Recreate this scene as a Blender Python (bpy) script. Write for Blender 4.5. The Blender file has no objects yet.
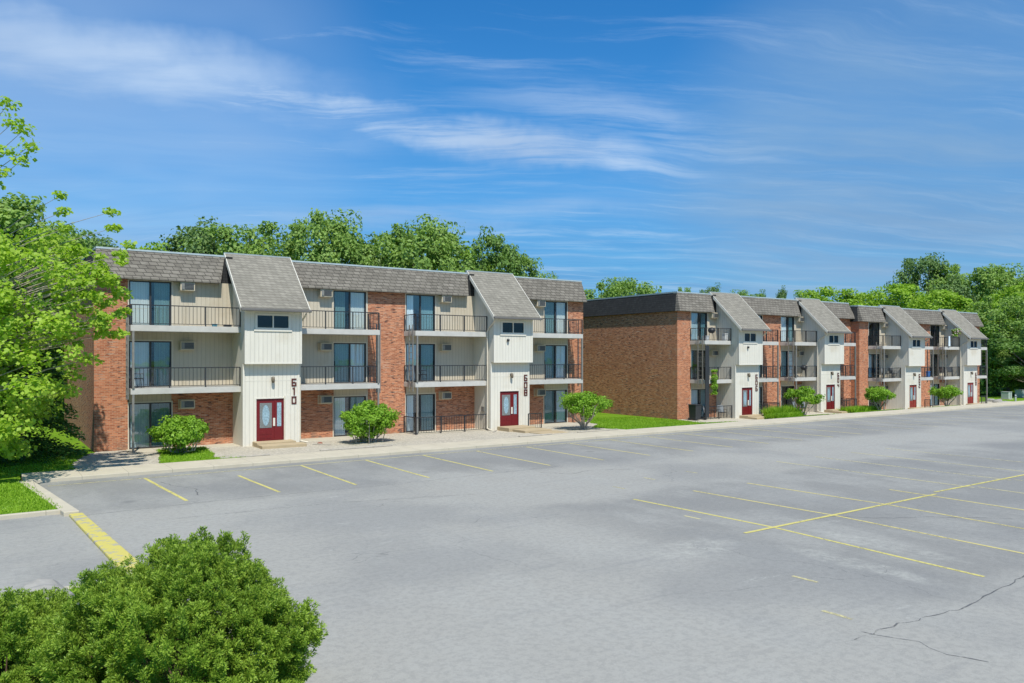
import bpy, math, random
import numpy as np
from mathutils import Vector, Matrix
R = math.radians
random.seed(7); rng = np.random.default_rng(11)
sc = bpy.context.scene; col = sc.collection

# ------------------------------------------------------------------ materials
def mat(name):
    m = bpy.data.materials.new(name); m.use_nodes = True
    nt = m.node_tree; nt.nodes.clear()
    out = nt.nodes.new('ShaderNodeOutputMaterial')
    return m, nt, out
def N(nt, t, **kw):
    n = nt.nodes.new(t)
    for k, v in kw.items():
        if k in n.inputs.keys() if isinstance(k, str) else False: n.inputs[k].default_value = v
        else: setattr(n, k, v)
    return n
def mathn(nt, op, a, b=None, clamp=False):
    n = nt.nodes.new('ShaderNodeMath'); n.operation = op; n.use_clamp = clamp
    for i, v in enumerate((a, b)):
        if v is None: continue
        if isinstance(v, (int, float)): n.inputs[i].default_value = v
        else: nt.links.new(v, n.inputs[i])
    return n.outputs[0]
def mixc(nt, f, a, b, bt='MIX'):
    n = nt.nodes.new('ShaderNodeMix'); n.data_type = 'RGBA'; n.blend_type = bt
    if isinstance(f, (int, float)): n.inputs[0].default_value = f
    else: nt.links.new(f, n.inputs[0])
    for i, v in ((6, a), (7, b)):
        if isinstance(v, tuple): n.inputs[i].default_value = (*v[:3], 1)
        else: nt.links.new(v, n.inputs[i])
    return n.outputs[2]
def noise(nt, vec, scale, detail=4, rough=.55, stretch=None):
    n = nt.nodes.new('ShaderNodeTexNoise'); n.inputs['Scale'].default_value = scale
    n.inputs['Detail'].default_value = detail; n.inputs['Roughness'].default_value = rough
    if stretch:
        mp = nt.nodes.new('ShaderNodeMapping'); mp.inputs['Scale'].default_value = stretch
        nt.links.new(vec, mp.inputs[0]); vec = mp.outputs[0]
    nt.links.new(vec, n.inputs['Vector'])
    return n.outputs[0]
def ramp(nt, v, lo, hi):
    n = nt.nodes.new('ShaderNodeMapRange'); n.interpolation_type = 'SMOOTHSTEP'
    n.inputs[1].default_value = lo; n.inputs[2].default_value = hi
    nt.links.new(v, n.inputs[0]); return n.outputs[0]
def ocoord(nt): return nt.nodes.new('ShaderNodeTexCoord').outputs['Object']
def wallvec(nt):          # (x+y, z, 0): courses run level on every vertical face
    s = nt.nodes.new('ShaderNodeSeparateXYZ'); nt.links.new(ocoord(nt), s.inputs[0])
    c = nt.nodes.new('ShaderNodeCombineXYZ')
    nt.links.new(mathn(nt, 'ADD', s.outputs[0], s.outputs[1]), c.inputs[0]); nt.links.new(s.outputs[2], c.inputs[1])
    return c.outputs[0], s
def bsdf(nt, out, colour, rough=.8, bump=None, bstr=.3, bdist=.01, metal=0, spec=.3):
    p = nt.nodes.new('ShaderNodeBsdfPrincipled')
    if isinstance(colour, tuple): p.inputs['Base Color'].default_value = (*colour, 1)
    else: nt.links.new(colour, p.inputs['Base Color'])
    p.inputs['Roughness'].default_value = rough; p.inputs['Metallic'].default_value = metal
    p.inputs['Specular IOR Level'].default_value = spec
    if bump is not None:
        b = nt.nodes.new('ShaderNodeBump'); b.inputs['Strength'].default_value = bstr; b.inputs['Distance'].default_value = bdist
        nt.links.new(bump, b.inputs['Height']); nt.links.new(b.outputs[0], p.inputs['Normal'])
    nt.links.new(p.outputs[0], out.inputs[0]); return p

def plain(name, c, rough=.6, var=.12, scale=6, metal=0, spec=.35):
    m, nt, out = mat(name); o = ocoord(nt)
    n = noise(nt, o, scale, 5)
    bsdf(nt, out, mixc(nt, n, tuple(x*(1-var*1.6) for x in c), tuple(min(1, x*(1+var*1.6)) for x in c)), rough, n, .15, .01, metal, spec)
    return m
def brick_mat():
    m, nt, out = mat('brick'); v, s = wallvec(nt)
    b = nt.nodes.new('ShaderNodeTexBrick'); nt.links.new(v, b.inputs[0])
    b.inputs['Color1'].default_value = (.30, .085, .04, 1); b.inputs['Color2'].default_value = (.60, .24, .12, 1)
    b.inputs['Mortar'].default_value = (.46, .30, .19, 1); b.inputs['Scale'].default_value = 1
    b.inputs['Mortar Size'].default_value = .010; b.inputs['Brick Width'].default_value = .215; b.inputs['Row Height'].default_value = .077
    b.inputs['Mortar Smooth'].default_value = .3
    f = noise(nt, v, 1, 2, .5, (2.3, 12.98, 1))                     # odd dark and pale bricks
    c = mixc(nt, ramp(nt, f, .585, .64), b.outputs[0], (.10, .06, .05))
    f2 = noise(nt, v, 1, 2, .5, (2.1, 12.98, 3))
    c = mixc(nt, mathn(nt, 'MULTIPLY', ramp(nt, f2, .60, .66), .7), c, (.58, .38, .26))
    w = noise(nt, v, .5, 4)
    c = mixc(nt, mathn(nt, 'MULTIPLY', ramp(nt, w, .35, .7), .35), c, (.40, .16, .08))
    ef = noise(nt, v, 1, 6, .75, (.9, .35, 1)); c = mixc(nt, mathn(nt, 'MULTIPLY', ramp(nt, ef, .56, .72), .3), c, (.66, .42, .30))
    base = ramp(nt, s.outputs[2], .75, .25)                          # dirty splash zone near the ground, ragged
    base = mathn(nt, 'MULTIPLY', base, ramp(nt, noise(nt, v, 1.3, 4), .42, .62))
    c = mixc(nt, mathn(nt, 'MULTIPLY', base, .5), c, (.20, .15, .11))
    bsdf(nt, out, c, .9, b.outputs['Fac'], -.2, .006, spec=.2)
    return m
def shingle_mat(name, c1, c2, dark, row=.17, wid=.32, gap=.014):
    m, nt, out = mat(name); v, s = wallvec(nt)
    b = nt.nodes.new('ShaderNodeTexBrick'); nt.links.new(v, b.inputs[0])
    b.inputs['Color1'].default_value = (*c1, 1); b.inputs['Color2'].default_value = (*c2, 1)
    b.inputs['Mortar'].default_value = (*dark, 1); b.inputs['Scale'].default_value = 1
    b.inputs['Mortar Size'].default_value = gap; b.inputs['Brick Width'].default_value = wid; b.inputs['Row Height'].default_value = row
    b.inputs['Mortar Smooth'].default_value = .5
    n = noise(nt, v, 1, 3, .6, (3, 9, 1)); c = mixc(nt, mathn(nt, 'MULTIPLY', ramp(nt, n, .5, .75), .6), b.outputs[0], dark)
    n2 = noise(nt, v, .7, 3); c = mixc(nt, mathn(nt, 'MULTIPLY', n2, .3), c, tuple(x*1.2 for x in c2))
    st = noise(nt, v, 1, 5, .7, (1.6, .25, 1)); c = mixc(nt, mathn(nt, 'MULTIPLY', ramp(nt, st, .5, .75), .45), c, tuple(x*.55 for x in c1))
    bsdf(nt, out, c, .95, b.outputs['Fac'], -.7, .02, spec=.15)
    return m
def siding_mat(name, c, pitch=.203):
    m, nt, out = mat(name); v, s = wallvec(nt)
    fr = mathn(nt, 'FRACT', mathn(nt, 'DIVIDE', mathn(nt, 'ADD', s.outputs[0], s.outputs[1]), pitch))
    g = mathn(nt, 'LESS_THAN', fr, .13)
    st = noise(nt, v, 1, 4, .6, (6, .5, 1)); st2 = noise(nt, v, .6, 5)
    cc = mixc(nt, st, tuple(x*.86 for x in c), tuple(min(1, x*1.08) for x in c))
    cc = mixc(nt, mathn(nt, 'MULTIPLY', ramp(nt, st2, .5, .75), .5), cc, tuple(x*y for x, y in zip(c, (.75, .68, .58))))
    drip = noise(nt, v, 1, 5, .7, (3.2, .22, 1)); cc = mixc(nt, mathn(nt, 'MULTIPLY', ramp(nt, drip, .56, .74), .38), cc, tuple(x*y for x, y in zip(c, (.66, .62, .54))))
    cc = mixc(nt, mathn(nt, 'MULTIPLY', g, .28), cc, tuple(x*.45 for x in c))
    bsdf(nt, out, cc, .75, mathn(nt, 'SUBTRACT', 1, g), .8, .012, spec=.25)
    return m
def leaf_mat(name, c1, c2, trans=.35, nscale=.8):
    m, nt, out = mat(name)
    g = nt.nodes.new('ShaderNodeNewGeometry')
    n = noise(nt, ocoord(nt), nscale, 2)
    f = mathn(nt, 'ADD', mathn(nt, 'MULTIPLY', g.outputs['Random Per Island'], .6), mathn(nt, 'MULTIPLY', ramp(nt, n, .3, .7), .4))
    c = mixc(nt, f, c1, c2)
    p = nt.nodes.new('ShaderNodeBsdfPrincipled'); nt.links.new(c, p.inputs['Base Color'])
    p.inputs['Roughness'].default_value = .5; p.inputs['Specular IOR Level'].default_value = .25
    t = nt.nodes.new('ShaderNodeBsdfTranslucent'); nt.links.new(mixc(nt, 1.0, c, (1.0, 1.15, .45), 'MULTIPLY'), t.inputs[0])
    mx = nt.nodes.new('ShaderNodeMixShader'); mx.inputs[0].default_value = trans
    nt.links.new(p.outputs[0], mx.inputs[1]); nt.links.new(t.outputs[0], mx.inputs[2]); nt.links.new(mx.outputs[0], out.inputs[0])
    return m
def glass_mat(name, tint, refl=.22):
    m, nt, out = mat(name)
    t = nt.nodes.new('ShaderNodeBsdfTransparent'); t.inputs[0].default_value = (*tint, 1)
    g = nt.nodes.new('ShaderNodeBsdfGlossy'); g.inputs['Roughness'].default_value = .03
    g.inputs[0].default_value = (.9, .95, 1, 1)
    n = noise(nt, ocoord(nt), .9, 2)
    b = nt.nodes.new('ShaderNodeBump'); b.inputs['Strength'].default_value = .12; b.inputs['Distance'].default_value = .05
    nt.links.new(n, b.inputs['Height']); nt.links.new(b.outputs[0], g.inputs['Normal'])
    mx = nt.nodes.new('ShaderNodeMixShader'); mx.inputs[0].default_value = refl
    nt.links.new(t.outputs[0], mx.inputs[1]); nt.links.new(g.outputs[0], mx.inputs[2]); nt.links.new(mx.outputs[0], out.inputs[0])
    return m
def curtain_mat(name, c):
    m, nt, out = mat(name); v, s = wallvec(nt)
    fr = mathn(nt, 'FRACT', mathn(nt, 'DIVIDE', mathn(nt, 'ADD', s.outputs[0], s.outputs[1]), .11))
    bsdf(nt, out, mixc(nt, fr, tuple(x*.8 for x in c), c), .8, fr, .5, .02)
    return m

M = {}
M['brick'] = brick_mat()
M['mansard'] = shingle_mat('mansard_shingle', (.145, .13, .105), (.225, .203, .165), (.042, .037, .032), .185, .38, .024)  # row joints widened and darkened to paint in the shadow under the shingle butts
M['shingle'] = shingle_mat('roof_shingle', (.195, .180, .145), (.275, .254, .205), (.10, .09, .072), .14, .28, .014)
M['darkshingle'] = shingle_mat('dark_shingle', (.026, .027, .027), (.038, .039, .038), (.015, .015, .015), .16, .3)
M['siding'] = siding_mat('bay_siding', (.56, .49, .37))
M['tower'] = siding_mat('tower_siding', (.70, .66, .555))
M['trim'] = plain('cream_trim', (.62, .56, .44), .6, .07)
M['white'] = plain('white_trim', (.68, .64, .54), .5, .06)
M['slab'] = plain('balcony_fascia', (.50, .48, .43), .7, .12, 3)
M['deck'] = plain('balcony_deck', (.30, .29, .26), .9, .2, 3)
M['black'] = plain('black_iron', (.030, .032, .034), .45, .2)
M['galv'] = plain('weathered_metal', (.25, .24, .21), .5, .2, 5, .3)
M['bronze'] = plain('bronze_frame', (.045, .042, .040), .45, .15)
M['steelframe'] = plain('mill_frame', (.42, .43, .43), .4, .1, 5, .4)
M['glass'] = glass_mat('door_glass', (.95, .98, .98), .10)
M['glassdark'] = glass_mat('tinted_screen_glass', (.66, .76, .77), .08)
M['winglass'] = glass_mat('window_glass', (.25, .34, .36), .05)
M['curtain'] = curtain_mat('pale_blind', (.84, .88, .88))
M['curtain2'] = curtain_mat('cream_blind', (.72, .70, .62)); M['curtain3'] = curtain_mat('blue_grey_curtain', (.42, .54, .58))
M['interior'] = plain('dim_interior', (.10, .09, .08), .9)
M['red'] = plain('red_door_paint', (.15, .012, .014), .35, .08)
M['redwood'] = plain('worn_red_door', (.25, .035, .025), .5, .3, 2.5)
M['leaded'] = plain('leaded_surround', (.18, .19, .18), .4, .4, 22)
M['ovalglass'] = plain('oval_bevelled_glass', (.26, .38, .43), .15, .5, 14, 0, .8)
M['number'] = plain('number_brown', (.085, .018, .014), .6, .1)
M['acbody'] = plain('ac_cream', (.56, .48, .34), .6, .1)
M['acgrille'] = plain('ac_grille', (.07, .075, .075), .5, .3, 20)
M['gutter'] = plain('gutter_grey', (.15, .14, .125), .5, .12)
M['coping'] = plain('roof_coping', (.30, .36, .37), .5, .15)
M['roofgravel'] = plain('flat_roof', (.18, .17, .16), .95, .15)
M['soil'] = plain('bare_soil', (.10, .07, .045), .95, .3, 4)

def concrete_mat(name, c, joint=1.5, stain=.5):
    m, nt, out = mat(name); o = ocoord(nt)
    s = nt.nodes.new('ShaderNodeSeparateXYZ'); nt.links.new(o, s.inputs[0])
    n = noise(nt, o, 1.2, 6, .65); n2 = noise(nt, o, 25, 3)
    cc = mixc(nt, n, tuple(x*.74 for x in c), tuple(x*1.15 for x in c))
    cc = mixc(nt, mathn(nt, 'MULTIPLY', n2, .2), cc, tuple(x*.5 for x in c))
    if joint:
        fr = mathn(nt, 'FRACT', mathn(nt, 'DIVIDE', s.outputs[0], joint))
        cc = mixc(nt, mathn(nt, 'MULTIPLY', mathn(nt, 'LESS_THAN', fr, .014), stain), cc, tuple(x*.35 for x in c))
    bsdf(nt, out, cc, .9, n2, .2, .01); return m
M['concrete'] = concrete_mat('sidewalk_concrete', (.55, .49, .365))
M['pad'] = concrete_mat('pad_concrete', (.52, .47, .36), 2.4)
M['step'] = concrete_mat('worn_step_concrete', (.46, .36, .22), 0)
def gravel_mat():
    m, nt, out = mat('cream_gravel'); o = ocoord(nt)
    v = nt.nodes.new('ShaderNodeTexVoronoi'); v.inputs['Scale'].default_value = 26; nt.links.new(o, v.inputs[0])
    n = noise(nt, o, .7, 5, .6); n2 = noise(nt, o, 9, 6, .8)
    cc = mixc(nt, ramp(nt, n2, .25, .75), (.22, .195, .15), (.72, .65, .51))
    cc = mixc(nt, mathn(nt, 'MULTIPLY', v.outputs['Color'], .45), cc, (.45, .40, .31))
    cc = mixc(nt, mathn(nt, 'MULTIPLY', ramp(nt, n, .5, .75), .45), cc, (.30, .27, .21))
    bsdf(nt, out, cc, .95, v.outputs['Distance'], .8, .03); return m
M['gravel'] = gravel_mat()
def grass_mat():
    m, nt, out = mat('lawn_grass'); o = ocoord(nt)
    n = noise(nt, o, .6, 5, .6); n2 = noise(nt, o, 18, 5, .7)
    cc = mixc(nt, ramp(nt, n, .3, .7), (.15, .29, .014), (.26, .41, .028))
    cc = mixc(nt, ramp(nt, n2, .35, .7), tuple(x for x in (.09, .19, .010)), cc)
    bsdf(nt, out, cc, .9, n2, .9, .05, spec=.1); return m
M['grass'] = grass_mat()
def asphalt_mat():
    m, nt, out = mat('worn_asphalt'); o = ocoord(nt)
    s = nt.nodes.new('ShaderNodeSeparateXYZ'); nt.links.new(o, s.inputs[0]); X, Y, _ = s.outputs
    w = noise(nt, o, .22, 5, .6, (1, 1.0, 1)); wob = mathn(nt, 'MULTIPLY', mathn(nt, 'SUBTRACT', w, .5), 5)
    Yw = mathn(nt, 'ADD', Y, wob)
    bay = ramp(nt, Yw, 23.6, 25.6)
    mid = mathn(nt, 'MULTIPLY', mathn(nt, 'MULTIPLY', ramp(nt, Yw, 6.2, 7.6), ramp(nt, Yw, 19.0, 17.6)), ramp(nt, mathn(nt, 'ADD', X, wob), 11.5, 15))
    dk = mathn(nt, 'MAXIMUM', bay, mid)
    base = mixc(nt, dk, (.385, .370, .318), (.272, .265, .235))
    n1 = noise(nt, o, .5, 7, .68, (.8, .42, 1)); n3 = noise(nt, o, .16, 4, .5)
    base = mixc(nt, mathn(nt, 'MULTIPLY', ramp(nt, n1, .40, .62), .55), base, (.41, .40, .35))
    base = mixc(nt, mathn(nt, 'MULTIPLY', ramp(nt, n3, .45, .62), .45), base, (.228, .228, .214))
    n4 = noise(nt, o, 2.1, 6, .75, (.35, 1, 1))                     # scuffed sealer, pale
    sc_ = mathn(nt, 'MULTIPLY', ramp(nt, n4, .58, .72), ramp(nt, noise(nt, o, .18, 3), .47, .6))
    base = mixc(nt, mathn(nt, 'MULTIPLY', sc_, .7), base, (.50, .49, .43))
    def blob(cx, cy, rx, ry):
        a = mathn(nt, 'POWER', mathn(nt, 'DIVIDE', mathn(nt, 'SUBTRACT', X, cx), rx), 2)
        b = mathn(nt, 'POWER', mathn(nt, 'DIVIDE', mathn(nt, 'SUBTRACT', Y, cy), ry), 2)
        return ramp(nt, mathn(nt, 'ADD', mathn(nt, 'ADD', a, b), mathn(nt, 'MULTIPLY', wob, .35)), 1.1, .25)
    pat = mathn(nt, 'MAXIMUM', mathn(nt, 'MAXIMUM', blob(17.3, 9.9, .5, 2.0), blob(15.3, 9.5, .5, 2.2)), blob(13.5, 12.2, 1.4, .8))
    pat = mathn(nt, 'MULTIPLY', pat, ramp(nt, noise(nt, o, 2.2, 8, .75), .35, .7))
    base = mixc(nt, mathn(nt, 'MULTIPLY', pat, .7), base, (.50, .49, .42))
    g = noise(nt, o, 60, 3, .7)
    base = mixc(nt, mathn(nt, 'MULTIPLY', g, .42), base, (.12, .122, .12))
    g2 = noise(nt, o, 7, 7, .8)
    base = mixc(nt, mathn(nt, 'MULTIPLY', ramp(nt, g2, .44, .60), .26), base, (.15, .15, .14))
    sp = nt.nodes.new('ShaderNodeTexVoronoi'); sp.inputs['Scale'].default_value = 40; nt.links.new(o, sp.inputs[0])
    base = mixc(nt, mathn(nt, 'MULTIPLY', mathn(nt, 'LESS_THAN', sp.outputs['Distance'], .22), .35), base, (.46, .45, .41))
    ty = noise(nt, o, 1.0, 5, .65, (.22, 2.6, 1))                  # long scuffs along the driving lane
    base = mixc(nt, mathn(nt, 'MULTIPLY', ramp(nt, ty, .54, .72), .28), base, (.20, .20, .19))
    oil = nt.nodes.new('ShaderNodeTexVoronoi'); oil.inputs['Scale'].default_value = .36; nt.links.new(o, oil.inputs[0])
    of = mathn(nt, 'MULTIPLY', ramp(nt, mathn(nt, 'ADD', oil.outputs['Distance'], mathn(nt, 'MULTIPLY', g2, .10)), .17, .06), mathn(nt, 'MULTIPLY', dk, .45))
    base = mixc(nt, of, base, (.11, .11, .105))
    bl = nt.nodes.new('ShaderNodeTexVoronoi'); bl.feature = 'DISTANCE_TO_EDGE'; bl.inputs['Scale'].default_value = .17
    wv = nt.nodes.new('ShaderNodeMapping'); nt.links.new(o, wv.inputs[0])
    dn = nt.nodes.new('ShaderNodeTexNoise'); dn.inputs['Scale'].default_value = .9; dn.inputs['Detail'].default_value = 6; nt.links.new(o, dn.inputs[0])
    ad = nt.nodes.new('ShaderNodeVectorMath'); ad.operation = 'ADD'; nt.links.new(o, ad.inputs[0]); nt.links.new(dn.outputs['Color'], ad.inputs[1]); nt.links.new(ad.outputs[0], bl.inputs[0])
    ck = mathn(nt, 'MULTIPLY', mathn(nt, 'LESS_THAN', bl.outputs['Distance'], .0016), ramp(nt, n3, .5, .56))
    base = mixc(nt, mathn(nt, 'MULTIPLY', ck, .3), base, (.07, .07, .07))
    bsdf(nt, out, base, .88, g, .25, .006, spec=.25); return m
M['asphalt'] = asphalt_mat()
def paint_mat(name, c, lo, hi, nscale=7):
    m, nt, out = mat(name); o = ocoord(nt)
    n = noise(nt, o, nscale, 6, .75); n2 = noise(nt, o, .35, 3)
    f = ramp(nt, mathn(nt, 'ADD', mathn(nt, 'MULTIPLY', n, .65), mathn(nt, 'MULTIPLY', n2, .35)), lo, hi)
    p = bsdf(nt, out, mixc(nt, n, tuple(x*.8 for x in c), c), .7)
    t = nt.nodes.new('ShaderNodeBsdfTransparent'); mx = nt.nodes.new('ShaderNodeMixShader')
    nt.links.new(f, mx.inputs[0]); nt.links.new(t.outputs[0], mx.inputs[1]); nt.links.new(p.outputs[0], mx.inputs[2]); nt.links.new(mx.outputs[0], out.inputs[0])
    return m
M['yellow'] = paint_mat('yellow_paint', (.64, .56, .17), .34, .50)
M['yellowworn'] = paint_mat('worn_yellow_paint', (.62, .53, .20), .33, .50)
M['yellowfaint'] = paint_mat('faint_yellow_paint', (.58, .52, .27), .36, .54)

# ------------------------------------------------------------------ mesh helpers
class MB:
    def __init__(s): s.v = []; s.f = []
    def add(s, vs, fs):
        k = len(s.v); s.v += [tuple(v) for v in vs]; s.f += [tuple(i+k for i in f) for f in fs]; return s
    def box(s, x0, x1, y0, y1, z0, z1):
        return s.add([(x0,y0,z0),(x1,y0,z0),(x1,y1,z0),(x0,y1,z0),(x0,y0,z1),(x1,y0,z1),(x1,y1,z1),(x0,y1,z1)],
                     [(0,3,2,1),(4,5,6,7),(0,1,5,4),(1,2,6,5),(2,3,7,6),(3,0,4,7)])
    def prism_x(s, poly, x0, x1):                    # polygon in (y,z) extruded along x
        n = len(poly); vs = [(x0, y, z) for y, z in poly]+[(x1, y, z) for y, z in poly]
        return s.add(vs, [tuple(range(n))[::-1], tuple(range(n, 2*n))]+[(i, (i+1) % n, n+(i+1) % n, n+i) for i in range(n)])
    def prism_z(s, poly, z0, z1):
        n = len(poly); vs = [(x, y, z0) for x, y in poly]+[(x, y, z1) for x, y in poly]
        return s.add(vs, [tuple(range(n))[::-1], tuple(range(n, 2*n))]+[(i, (i+1) % n, n+(i+1) % n, n+i) for i in range(n)])
    def tube(s, pts, rad, seg=6):
        pts = [Vector(p) for p in pts]
        if not hasattr(rad, '__len__'): rad = [rad]*len(pts)
        k = len(s.v); up = Vector((0, 0, 1))
        for i, p in enumerate(pts):
            d = (pts[min(i+1, len(pts)-1)]-pts[max(i-1, 0)]).normalized()
            a = d.cross(up if abs(d.z) < .95 else Vector((1, 0, 0))).normalized(); b = d.cross(a)
            for j in range(seg):
                t = 2*math.pi*j/seg; s.v.append(tuple(p+(a*math.cos(t)+b*math.sin(t))*rad[i]))
        for i in range(len(pts)-1):
            for j in range(seg):
                s.f.append((k+i*seg+j, k+i*seg+(j+1) % seg, k+(i+1)*seg+(j+1) % seg, k+(i+1)*seg+j))
        s.f.append(tuple(k+j for j in range(seg))[::-1]); s.f.append(tuple(k+(len(pts)-1)*seg+j for j in range(seg)))
        return s
    def lathe(s, prof, c=(0, 0, 0), seg=16):
        k = len(s.v)
        for r, z in prof:
            for j in range(seg):
                t = 2*math.pi*j/seg; s.v.append((c[0]+r*math.cos(t), c[1]+r*math.sin(t), c[2]+z))
        for i in range(len(prof)-1):
            for j in range(seg): s.f.append((k+i*seg+j, k+i*seg+(j+1) % seg, k+(i+1)*seg+(j+1) % seg, k+(i+1)*seg+j))
        return s
    def wall(s, x0, x1, z0, z1, y0, y1, holes=()):   # wall piece with rectangular openings
        xs = sorted({x0, x1, *[h[0] for h in holes], *[h[1] for h in holes]}); xs = [x for x in xs if x0 <= x <= x1]
        for a, b in zip(xs, xs[1:]):
            hs = sorted([h for h in holes if h[0] < (a+b)/2 < h[1]], key=lambda h: h[2]); z = z0
            for h in hs:
                if h[2] > z+1e-4: s.box(a, b, y0, y1, z, h[2])
                z = h[3]
            if z < z1-1e-4: s.box(a, b, y0, y1, z, z1)
        return s
    def build(s, name, m, parent=None, bevel=0, smooth=False):
        me = bpy.data.meshes.new(name); me.from_pydata(s.v, [], s.f); me.validate()
        return link(name, me, m, parent, bevel, smooth)
def link(name, me, m, parent=None, bevel=0, smooth=False):
    if m is not None and not me.materials: me.materials.append(m)
    o = bpy.data.objects.new(name, me); col.objects.link(o)
    if parent: o.parent = parent
    if bevel:
        b = o.modifiers.new('b', 'BEVEL'); b.width = bevel; b.segments = 2; b.limit_method = 'ANGLE'
    if smooth:
        for p in me.polygons: p.use_smooth = True
    return o
def tag(o, label=None, cat=None, group=None, kind=None):
    for k, v in (('label', label), ('category', cat), ('group', group), ('kind', kind)):
        if v: o[k] = v
    return o
def empty(name, loc, label, cat, group=None, rz=0):
    o = bpy.data.objects.new(name, None); col.objects.link(o); o.location = loc; o.rotation_euler.z = rz
    o.empty_display_size = .3
    return tag(o, label, cat, group)
def np_mesh(name, verts, faces_n, k):                # verts (n,3); all faces have k verts, in order
    me = bpy.data.meshes.new(name); nf = faces_n
    me.vertices.add(len(verts)); me.vertices.foreach_set('co', verts.astype(np.float32).ravel())
    me.loops.add(nf*k); me.loops.foreach_set('vertex_index', np.arange(nf*k, dtype=np.int32))
    me.polygons.add(nf); me.polygons.foreach_set('loop_start', np.arange(0, nf*k, k, dtype=np.int32))
    me.polygons.foreach_set('loop_total', np.full(nf, k, dtype=np.int32)); me.update(calc_edges=True); return me
def unit(a): return a/np.maximum(np.linalg.norm(a, axis=1, keepdims=True), 1e-6)
def leaves(name, C, D, size, m, parent, aspect=.6, jitter=.5):
    """diamond leaves at C; D = preferred facing direction"""
    n = len(C); nor = unit(unit(D)+rng.normal(0, jitter, (n, 3)))
    a = unit(np.cross(nor, rng.normal(0, 1, (n, 3)))); b = np.cross(nor, a)
    s = (size*rng.uniform(.6, 1.35, (n, 1)))
    fold = nor*s*.18
    V = np.stack([C-a*s, C-b*s*aspect+fold, C+a*s*rng.uniform(.8, 1.2, (n, 1)), C+b*s*aspect+fold], 1).reshape(-1, 3)
    return link(name, np_mesh(name, V, n, 4), m, parent)
def sprays(name, C, D, length, width, m, parent):
    n = len(C); d = unit(D); a = unit(np.cross(d, rng.normal(0, 1, (n, 3))))
    L = length*rng.uniform(.6, 1.4, (n, 1)); W = width*rng.uniform(.7, 1.3, (n, 1))
    V = np.stack([C-d*L*.2, C+a*W+d*L*.35, C+d*L, C-a*W+d*L*.3], 1).reshape(-1, 3)
    return link(name, np_mesh(name, V, n, 4), m, parent)

# ------------------------------------------------------------------ ground
def sm(t): t = max(0, min(1, t)); return t*t*(3-2*t)
def off(X):
    if X < 33: return 0
    if X < 42: return -.28*sm((X-33)/8)
    if X < 62: return -.28
    return -.28-.24*sm((X-62)/4)
def h(X, Y): return .065*(1-sm((Y-33.4)/3.6))+(off(X)+.015)*sm((Y-33.4)/3.6)
g = MB(); g.box(-900, 1500, -600, 1500, -1.2, -.62); tag(g.build('ground', M['grass']), kind='structure')
# parking lot with the driveway leading off to the left
lot = MB()
lot.prism_z([(2.15, -180), (190, -180), (190, 31.4), (1.43, 31.4), (2.15, 24.9), (-60, 24.9), (-60, 16.6), (2.15, 16.6)], -.7, 0)
LOT = tag(lot.build('parking_lot', M['asphalt']), kind='structure')
def grid(name, ys, xl, xr, nx, m, dz, parent=None):
    vs = []; fs = []
    for Y in ys:
        a, b = xl(Y), xr(Y)
        for i in range(nx+1):
            X = a+(b-a)*i/nx; vs.append((X, Y, h(X, Y)+dz))
    for j in range(len(ys)-1):
        for i in range(nx):
            k = j*(nx+1)+i; fs.append((k, k+1, k+nx+2, k+nx+1))
    me = bpy.data.meshes.new(name); me.from_pydata(vs, [], fs); return link(name, me, m, parent, smooth=True)
def lin(pts):
    def f(t):
        if t <= pts[0][0]: return pts[0][1]
        for (a, u), (b, v) in zip(pts, pts[1:]):
            if t <= b: return u+(v-u)*(t-a)/(b-a)
        return pts[-1][1]
    return f
ysL = [33.3, 33.8, 34.4, 35, 35.6, 36.2, 36.8, 37.4, 38.5, 40, 45, 60, 90, 150]
tag(grid('lawn', ysL, lambda y: -70, lambda y: 150, 220, M['grass'], -.01), kind='structure')
tag(MB().box(-70, 1.2, 31.0, 33.31, -.5, .055).build('lawn_edge', M['grass']), kind='structure')
tag(MB().prism_z([(-60, 25.06), (2.0, 25.06), (1.3, 31.05), (-60, 31.05)], -.5, .10).build('lawn_island', M['grass']), kind='structure')
tag(MB().prism_z([(-60, -20), (2.3, -20), (3.2, 4), (3.1, 12.5), (1.9, 16.42), (-60, 16.42)], -.5, .10).build('planting_island', M['grass']), kind='structure')
ysG = [33.3+.35*i for i in range(20)]
xlG = lin([(33.3, 3.9), (34, 3.0), (36, 3.1), (38.7, 3.8), (40, 4.4)]); xrG = lin([(33.3, 31.6), (34.5, 31.2), (36.3, 30.8), (38, 32.8), (40, 33.2)])
tag(grid('gravel_bed', ysG, lambda y: xlG(y)+.12*math.sin(y*7), lambda y: xrG(y)+.1*math.sin(y*5), 60, M['gravel'], .004), kind='structure')
tag(grid('concrete_apron', ysG, lin([(33.3, 41.5), (34.2, 41.0), (36, 41.3), (40, 42.1)]), lambda y: 92, 70, M['pad'], .004), kind='structure')
def patch(ys, l, r):
    return tag(grid('grass_patch', ys, lambda y: l(y)+.10*math.sin(y*9), lambda y: r(y)+.10*math.sin(y*11+1), 14, M['grass'], .022), kind='structure')
PATCH = [([33.7+.3*i for i in range(19)], lin([(33.7, 6.0), (35, 6.2), (37, 6.6), (39, 6.8)]), lin([(33.7, 9.4), (34.6, 8.2), (36, 8.6), (39, 8.9)])),
         ([34.4+.25*i for i in range(10)], lin([(34.4, 46.8), (36.6, 48.0)]), lin([(34.4, 53.8), (35.5, 52.6), (36.6, 50.5)])),
         ([34.2+.25*i for i in range(10)], lin([(34.2, 56.5), (36.4, 58.6)]), lin([(34.2, 62.8), (36.4, 61.6)])),
         ([34.2+.25*i for i in range(6)], lin([(34.2, 67.3), (36, 68.4)]), lin([(34.2, 72.0), (36, 71.0)]))]
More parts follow.
